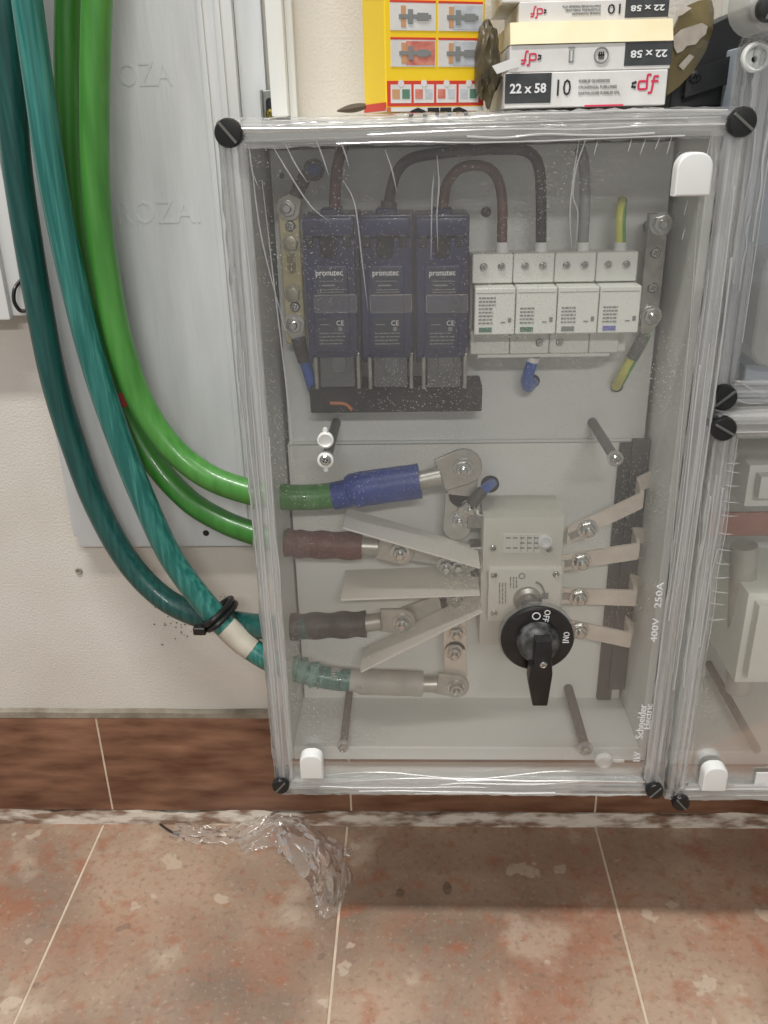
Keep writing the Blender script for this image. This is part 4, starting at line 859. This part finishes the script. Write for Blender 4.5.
for r_, (v0, v1) in enumerate(((33, 8), (66, 41))):
    for c_ in range(2):
        xs_ = 0.004+c_*0.0345; kk = ('concrete_print', 'concrete_print', 'brick_print', 'concrete_print')[r_*2+c_]
        ypart('picture_panel', xs_, xs_+0.0325, zf(v0), zf(v1), 'white_card', 0.0004); ypart('red_bar', xs_, xs_+0.0325, zf(v1)-0.0002, zf(v1)+0.0012, 'red_print', 0.0005)
        zz = (zf(v0)+zf(v1))/2
        if (r_, c_) != (0, 0): ypart('picture_wall', xs_+0.011, xs_+0.0318, zf(v0)+0.001, zf(v1)-0.001, kk, 0.0006)
        ypart('picture_wood', xs_+0.0075, xs_+0.0110, zf(v0)+0.002, zf(v1)-0.002, 'kraft', 0.0007)
        t = BM(); box(t, xs_+0.006, xs_+0.029, -0.0010, -0.0004, zz-0.0012, zz+0.0012); box(t, xs_+0.0125, xs_+0.016, -0.0011, -0.0004, zz-0.0042, zz+0.0042); box(t, xs_+0.019, xs_+0.027, -0.0011, -0.0004, zz-0.0022, zz+0.0022); bmesh.ops.transform(t, matrix=Mx, verts=t.verts); part('picture_bolt', t, 'print_grey', yb)
text('CELO', (0, 0, 0), 0.046, 0.013, 'print_black', yb, roll=math.pi, bold=0.03, M=Mx @ Matrix.Translation((0.039, -0.0004, zf(109)-0.0035)))
ypart('orange_corner', 0.0003, 0.0035, 0, zf(104), 'orange_wire', 0.0004)

# fuse cartons
FC = 'fuse cartons stacked on the enclosure'
def logo_df(parent, c, h, flip, M):
    """red 'df' logo from bent strokes with a small dark square beside it"""
    t = BM(); s = h/10; r = 0.75*s
    def st(pts): tube(t, smooth_path([Vector((x*s, 0, z*s)) for x, z in pts], 4), r, 6)
    st([(-1, 0), (-5.2, 0), (-6, 0.8), (-6, 3.6), (-5.2, 4.4), (-1.2, 4.4)]); st([(1.4, 8), (-0.2, 8), (-0.9, 7.2), (-0.9, 0)]); st([(6, 7), (4, 7), (3.2, 6.2), (2.2, -1.2), (1.4, -2), (0, -2)]); st([(1.6, 4.4), (6, 4.4)])
    for v in t.verts: v.co.y *= 0.15
    bmesh.ops.transform(t, matrix=M, verts=t.verts); part('logo', t, 'df_red', parent)
    t = BM()
    for (x, z) in ((-9.6, 3.4), (-8.2, 3.9), (-9.8, 1.6), (-8.4, 1.2)): lathe(t, (x*s, 0, z*s), [(0.85*s, 0), (0.85*s, -0.0002)], 8)
    bmesh.ops.transform(t, matrix=M, verts=t.verts); part('logo_mark', t, 'print_black', parent)
def carton(label, x0, x1, yf, z0, z1, flip, depth=0.112, rz=0.0, red_line=False, crush=0.0, icons=False):
    w_, h_ = x1-x0, z1-z0; M = face_M((x0, yf, z0), rz); e = thing('fuse_carton', label, 'carton', (x0+w_/2, yf+depth/2, z0), FC)
    def add(nm, bm, mt): bmesh.ops.transform(bm, matrix=M, verts=bm.verts); return part(nm, bm, mt, e)
    t = BM(); box(t, 0, w_, 0, depth, 0, h_, 0.0006, 1)
    if crush:
        for v in t.verts: v.co += Vector((noise.noise(v.co*40), noise.noise(v.co*40+Vector((9, 0, 0))), 0))*crush
    add('body', t, 'white_card')
    dk = (0.0, w_*0.285) if not flip else (w_*0.71, w_)
    t = BM(); box(t, dk[0], dk[1], -0.0004, 0.0004, h_*0.14, h_*0.98); add('dark_panel', t, 'dark_card')
    zc = h_*0.56; ro = math.pi if flip else 0
    fx = (lambda x: x) if not flip else (lambda x: w_-x)
    text('22 x 58', 0, w_*0.225, h_*0.28, 'print_white', e, roll=ro, bold=0.025, M=M @ Matrix.Translation((fx(w_*0.142), -0.0006, zc)))
    if not icons: text('10', 0, w_*0.085, h_*0.46, 'print_black', e, roll=ro, M=M @ Matrix.Translation((fx(w_*0.365), -0.0003, zc)))
    for i, (s, wd) in enumerate(() if icons else (('FUSIBLES CILINDRICOS', 0.19), ('CYLINDRICAL FUSE-LINKS', 0.235), ('CARTOUCHES FUSIBLES CYL.', 0.26))):
        text(s, 0, w_*wd, h_*0.085, 'print_grey', e, roll=ro, M=M @ Matrix.Translation((fx(w_*(0.455+wd/2)), -0.0003, zc+(h_*0.17-i*h_*0.17)*(-1 if flip else 1))))
    logo_df(e, 0, h_*0.50, flip, M @ Matrix.Translation((fx(w_*0.885), -0.0003, zc-h_*0.10*(-1 if flip else 1))) @ Matrix.Rotation(ro, 4, 'Y'))
    if icons:
        t = BM(); lathe(t, (w_*0.565, 0.0008, zc), [(h_*0.30, 0), (h_*0.30, -0.0018), (h_*0.26, -0.0018), (h_*0.26, 0)], 24); add('round_mark', t, 'print_grey')
        t = BM()
        for dx in (-0.012, 0, 0.012): box(t, w_*(0.565+dx)-0.0004, w_*(0.565+dx)+0.0004, -0.0005, 0.0002, zc-h_*0.16, zc+h_*0.12)
        box(t, w_*0.545, w_*0.585, -0.0005, 0.0002, zc-h_*0.02, zc+h_*0.03); add('round_mark_print', t, 'print_black')
        t = BM(); box(t, w_*0.36, w_*0.40, -0.0005, 0.0002, zc+h_*0.28, zc+h_*0.32); box(t, w_*0.365, w_*0.372, -0.0005, 0.0002, zc-h_*0.22, zc+h_*0.2); box(t, w_*0.388, w_*0.395, -0.0005, 0.0002, zc-h_*0.22, zc+h_*0.2); box(t, w_*0.365, w_*0.395, -0.0005, 0.0002, zc-h_*0.24, zc-h_*0.19); add('bin_mark', t, 'print_grey')
    if red_line: t = BM(); box(t, w_*0.50, w_*0.74, -0.0004, 0.0004, h_*0.0, h_*0.05); add('red_edge', t, 'df_red')
    return e, M
xl, xr_ = P(505, 90, -0.142).x, P(667, 90, -0.142).x
z1_ = P(590, 71, -0.142).z
carton('white fuse carton standing right way up on the enclosure, lowest of the stack', xl, xr_, -0.142, ZTOP, z1_, False, rz=R(0.8), red_line=True)
xl2, xr2 = P(510, 55, -0.140).x, P(672, 55, -0.140).x; z2_ = P(590, 43, -0.140).z; z3_ = P(590, 21, -0.136).z
e, M = carton('crushed upside-down fuse carton with a cream strip, second of the stack', xl2, xr2, -0.140, z1_+0.0004, z2_, True, rz=R(0.5), crush=0.0008, icons=True)
t = BM(); ww = xr2-xl2; h_ = z2_-z1_; hh = z3_-z2_
slab(t, [Vector((0, -0.0005, h_)), Vector((ww, -0.0005, h_)), Vector((ww, 0.006, h_+hh)), Vector((0, 0.006, h_+hh))], (0, 1, 0.3), 0.001); bmesh.ops.transform(t, matrix=M, verts=t.verts); part('cream_flap', t, 'cream_card', e)
t = BM(); box(t, 0.0, ww, 0.0065, 0.108, h_+0.0002, h_+hh); bmesh.ops.transform(t, matrix=M, verts=t.verts); part('upper_body', t, 'cream_card', e)
a0 = P(494, 68, -0.145); t = BM(); slab(t, [P(492, 66, -0.146), P(516, 57, -0.144), P(520, 66, -0.144), P(497, 74, -0.146)], (0, 1, 0), 0.0008); part('torn_flap', t, 'white_card', e)
xl3, xr3 = P(519, 10, -0.126).x, P(668, 10, -0.126).x; z4_ = P(590, 2, -0.126).z
carton('upside-down fuse carton with a black end panel, third of the stack', xl3, xr3, -0.128, z3_+0.0004, z4_+0.001, True, rz=R(0.3), depth=0.1)
xl4, xr4 = P(503, 0, -0.126).x, P(660, 0, -0.126).x
carton('topmost fuse carton, pushed back, only its lower edge showing', xl4, xr4, -0.122, z4_+0.0014, z4_+0.0264, True, rz=R(0.3), depth=0.095)
# brown wrapping wads either side of the cartons
def wad(label, c, sx, sy, sz, seed, mt, amp=0.35, lean=0.0):
    t = BM(); bmesh.ops.create_icosphere(t, subdivisions=4, radius=1)
    for v in t.verts:
        n_ = v.co.normalized(); k_ = 1+amp*noise.noise(n_*2.2+Vector((seed, 0, 0)))+amp*0.6*abs(noise.noise(Vector((n_.x*7, n_.y*7, n_.z*1.2))+Vector((0, seed, 0))))
        v.co = Vector((n_.x*k_*sx+lean*n_.z*sz, n_.y*k_*sy, n_.z*k_*sz))+Vector(c)
    return t
c = P(488, 82, -0.13); w_ = wad('', (c.x, -0.118, ZTOP+0.026), 0.0085, 0.018, 0.0235, 2.0, '', 0.3)
lo = min(v.co.z for v in w_.verts); bmesh.ops.translate(w_, verts=w_.verts, vec=(0, 0, ZTOP-lo+0.0002))
wd_ = solo('brown_wrap', w_, 'brown_wrap', 'crumpled brown wrapping wedged between the yellow carton and the fuse cartons', 'wrapping')
# brown tape loop sticking out on the right with torn paper stuck on it
tp = thing('tape_loop', 'brown packing tape curling out beside the fuse cartons with torn paper on it', 'tape', P(672, 80, -0.13))
outl = [(666, 96), (680, 86), (696, 70), (708, 52), (716, 30), (719, 8), (716, -4), (700, 0), (686, 6), (676, 16), (668, 34)]
t = BM(); prism(t, [(P(u, v, -0.115).x, P(u, v, -0.115).z) for u, v in outl], -0.118, -0.114)
bmesh.ops.triangulate(t, faces=t.faces); bmesh.ops.subdivide_edges(t, edges=t.edges, cuts=2)
xm0 = P(668, 50, -0.115).x
for v in t.verts: v.co.y += (v.co.x-xm0)*0.6-0.008*math.sin(max(0, min(1, (v.co.z-0.765)/0.07))*math.pi)+0.002*noise.noise(v.co*60)
part('tape', t, 'tape_brown', tp, ang=60)
for ol in ([(670, 38), (680, 30), (692, 26), (704, 22), (711, 25), (709, 33), (702, 38), (697, 44), (686, 46), (682, 51), (675, 54), (671, 48)], [(676, 8), (684, 6), (692, 8), (680, 16), (672, 18)], [(678, 66), (690, 54), (696, 56), (684, 70)]):
    t = BM(); prism(t, [(P(u, v, -0.12).x, P(u, v, -0.12).z) for u, v in ol], -0.1205, -0.1192)
    for v in t.verts: v.co.y += (v.co.x-xm0)*0.6-0.008*math.sin(max(0, min(1, (v.co.z-0.765)/0.07))*math.pi)
    part('paper_scrap', t, 'paper_torn', tp)
c = P(350, 110, -0.12); t = BM(); pts = []
for k in range(9): f = k/8; pts.append((P(337+f*29, 112-f*5, -0.115), 0.0003+0.0026*math.sin(math.pi*min(f*0.8+0.02, 1))))
tube(t, [p for p, r in pts], [r for p, r in pts], 8)
lo = min(v.co.z for v in t.verts); bmesh.ops.translate(t, verts=t.verts, vec=(0, 0, ZTOP-lo+0.0003)); solo('brown_sliver', t, 'leaf_dry', 'thin dark sliver lying on the enclosure by the yellow carton', 'debris')

# ---------------------------------------------------------------- film scrap on the floor
fs = thing('film_scrap', 'crumpled clear film scrap lying on the floor tiles under the enclosure', 'film scrap', PZ(280, 860, 0.0))
def crumple(path, wds, n, m_, amp, seed, nm, lift):
    pts = smooth_path(path, n); t = BM(); rows = []
    for i, p in enumerate(pts):
        d = (pts[min(i+1, len(pts)-1)]-pts[max(i-1, 0)]).normalized(); s = d.cross(Vector((0, 0, 1))).normalized(); f = i/(len(pts)-1)
        wd = wds[0]+(wds[1]-wds[0])*f+(wds[2]*math.sin(math.pi*f) if len(wds) > 2 else 0); row = []
        for j in range(m_+1):
            g = j/m_-0.5; q = p+s*g*wd
            h = lift*(1-4*g*g)*math.sin(math.pi*min(max(f, 0.03), 0.97))
            nn = noise.noise_vector(q*38+Vector((seed, 0, 0)))*amp
            rg = abs(noise.noise(Vector((g*5.0+seed, f*3.0, 0.3))))+0.5*abs(noise.noise(Vector((g*9.0, f*7.0+seed, 1.7))))
            q = q+nn*0.5; q.z = max(0.0012, 0.0016+h+amp*1.6*rg); row.append(t.verts.new(q))
        rows.append(row)
    for a, b in zip(rows, rows[1:]):
        for j in range(m_): t.faces.new((a[j], b[j], b[j+1], a[j+1]))
    return part(nm, t, 'film_scrap', fs, ang=40)
crumple([PZ(172, 833, 0), PZ(200, 838, 0), PZ(230, 838, 0), PZ(258, 830, 0)], (0.022, 0.034), 8, 14, 0.005, 3, 'flat_tail', 0.003)
crumple([PZ(240, 850, 0), PZ(268, 838, 0), PZ(292, 840, 0), PZ(312, 858, 0), PZ(328, 880, 0), PZ(328, 905, 0), PZ(322, 922, 0)], (0.03, 0.012, 0.036), 12, 26, 0.011, 8, 'crumpled_body', 0.016)
crumple([PZ(315, 850, 0), PZ(335, 856, 0), PZ(352, 856, 0)], (0.03, 0.012), 8, 12, 0.007, 5, 'loose_corner', 0.005)
t = BM(); tube(t, smooth_path([PZ(160, 824, 0.002), PZ(170, 831, 0.003), PZ(179, 835, 0.002)]), 0.0012, 7); solo('wire_offcut', t, 'wire_black', 'short black wire offcut on the floor by the mortar strip', 'wire')
for k, (u, v) in enumerate(((447, 888), (400, 893))):
    t = BM(); q = PZ(u, v, 0.0007); bmesh.ops.create_icosphere(t, subdivisions=2, radius=1)
    for vv in t.verts: vv.co = Vector((q.x+vv.co.x*(0.0046-0.001*k+0.0025*noise.noise(vv.co*2+Vector((k*5, 0, 0)))), q.y+vv.co.y*(0.009-0.003*k), 0.0008+vv.co.z*0.0002))
    solo('dirt_stain', t, 'stain', ('dark oval dirt stain on the floor tile in the enclosure shadow', 'smaller faint dirt stain on the floor tile nearer the film scrap')[k], 'dirt stain')
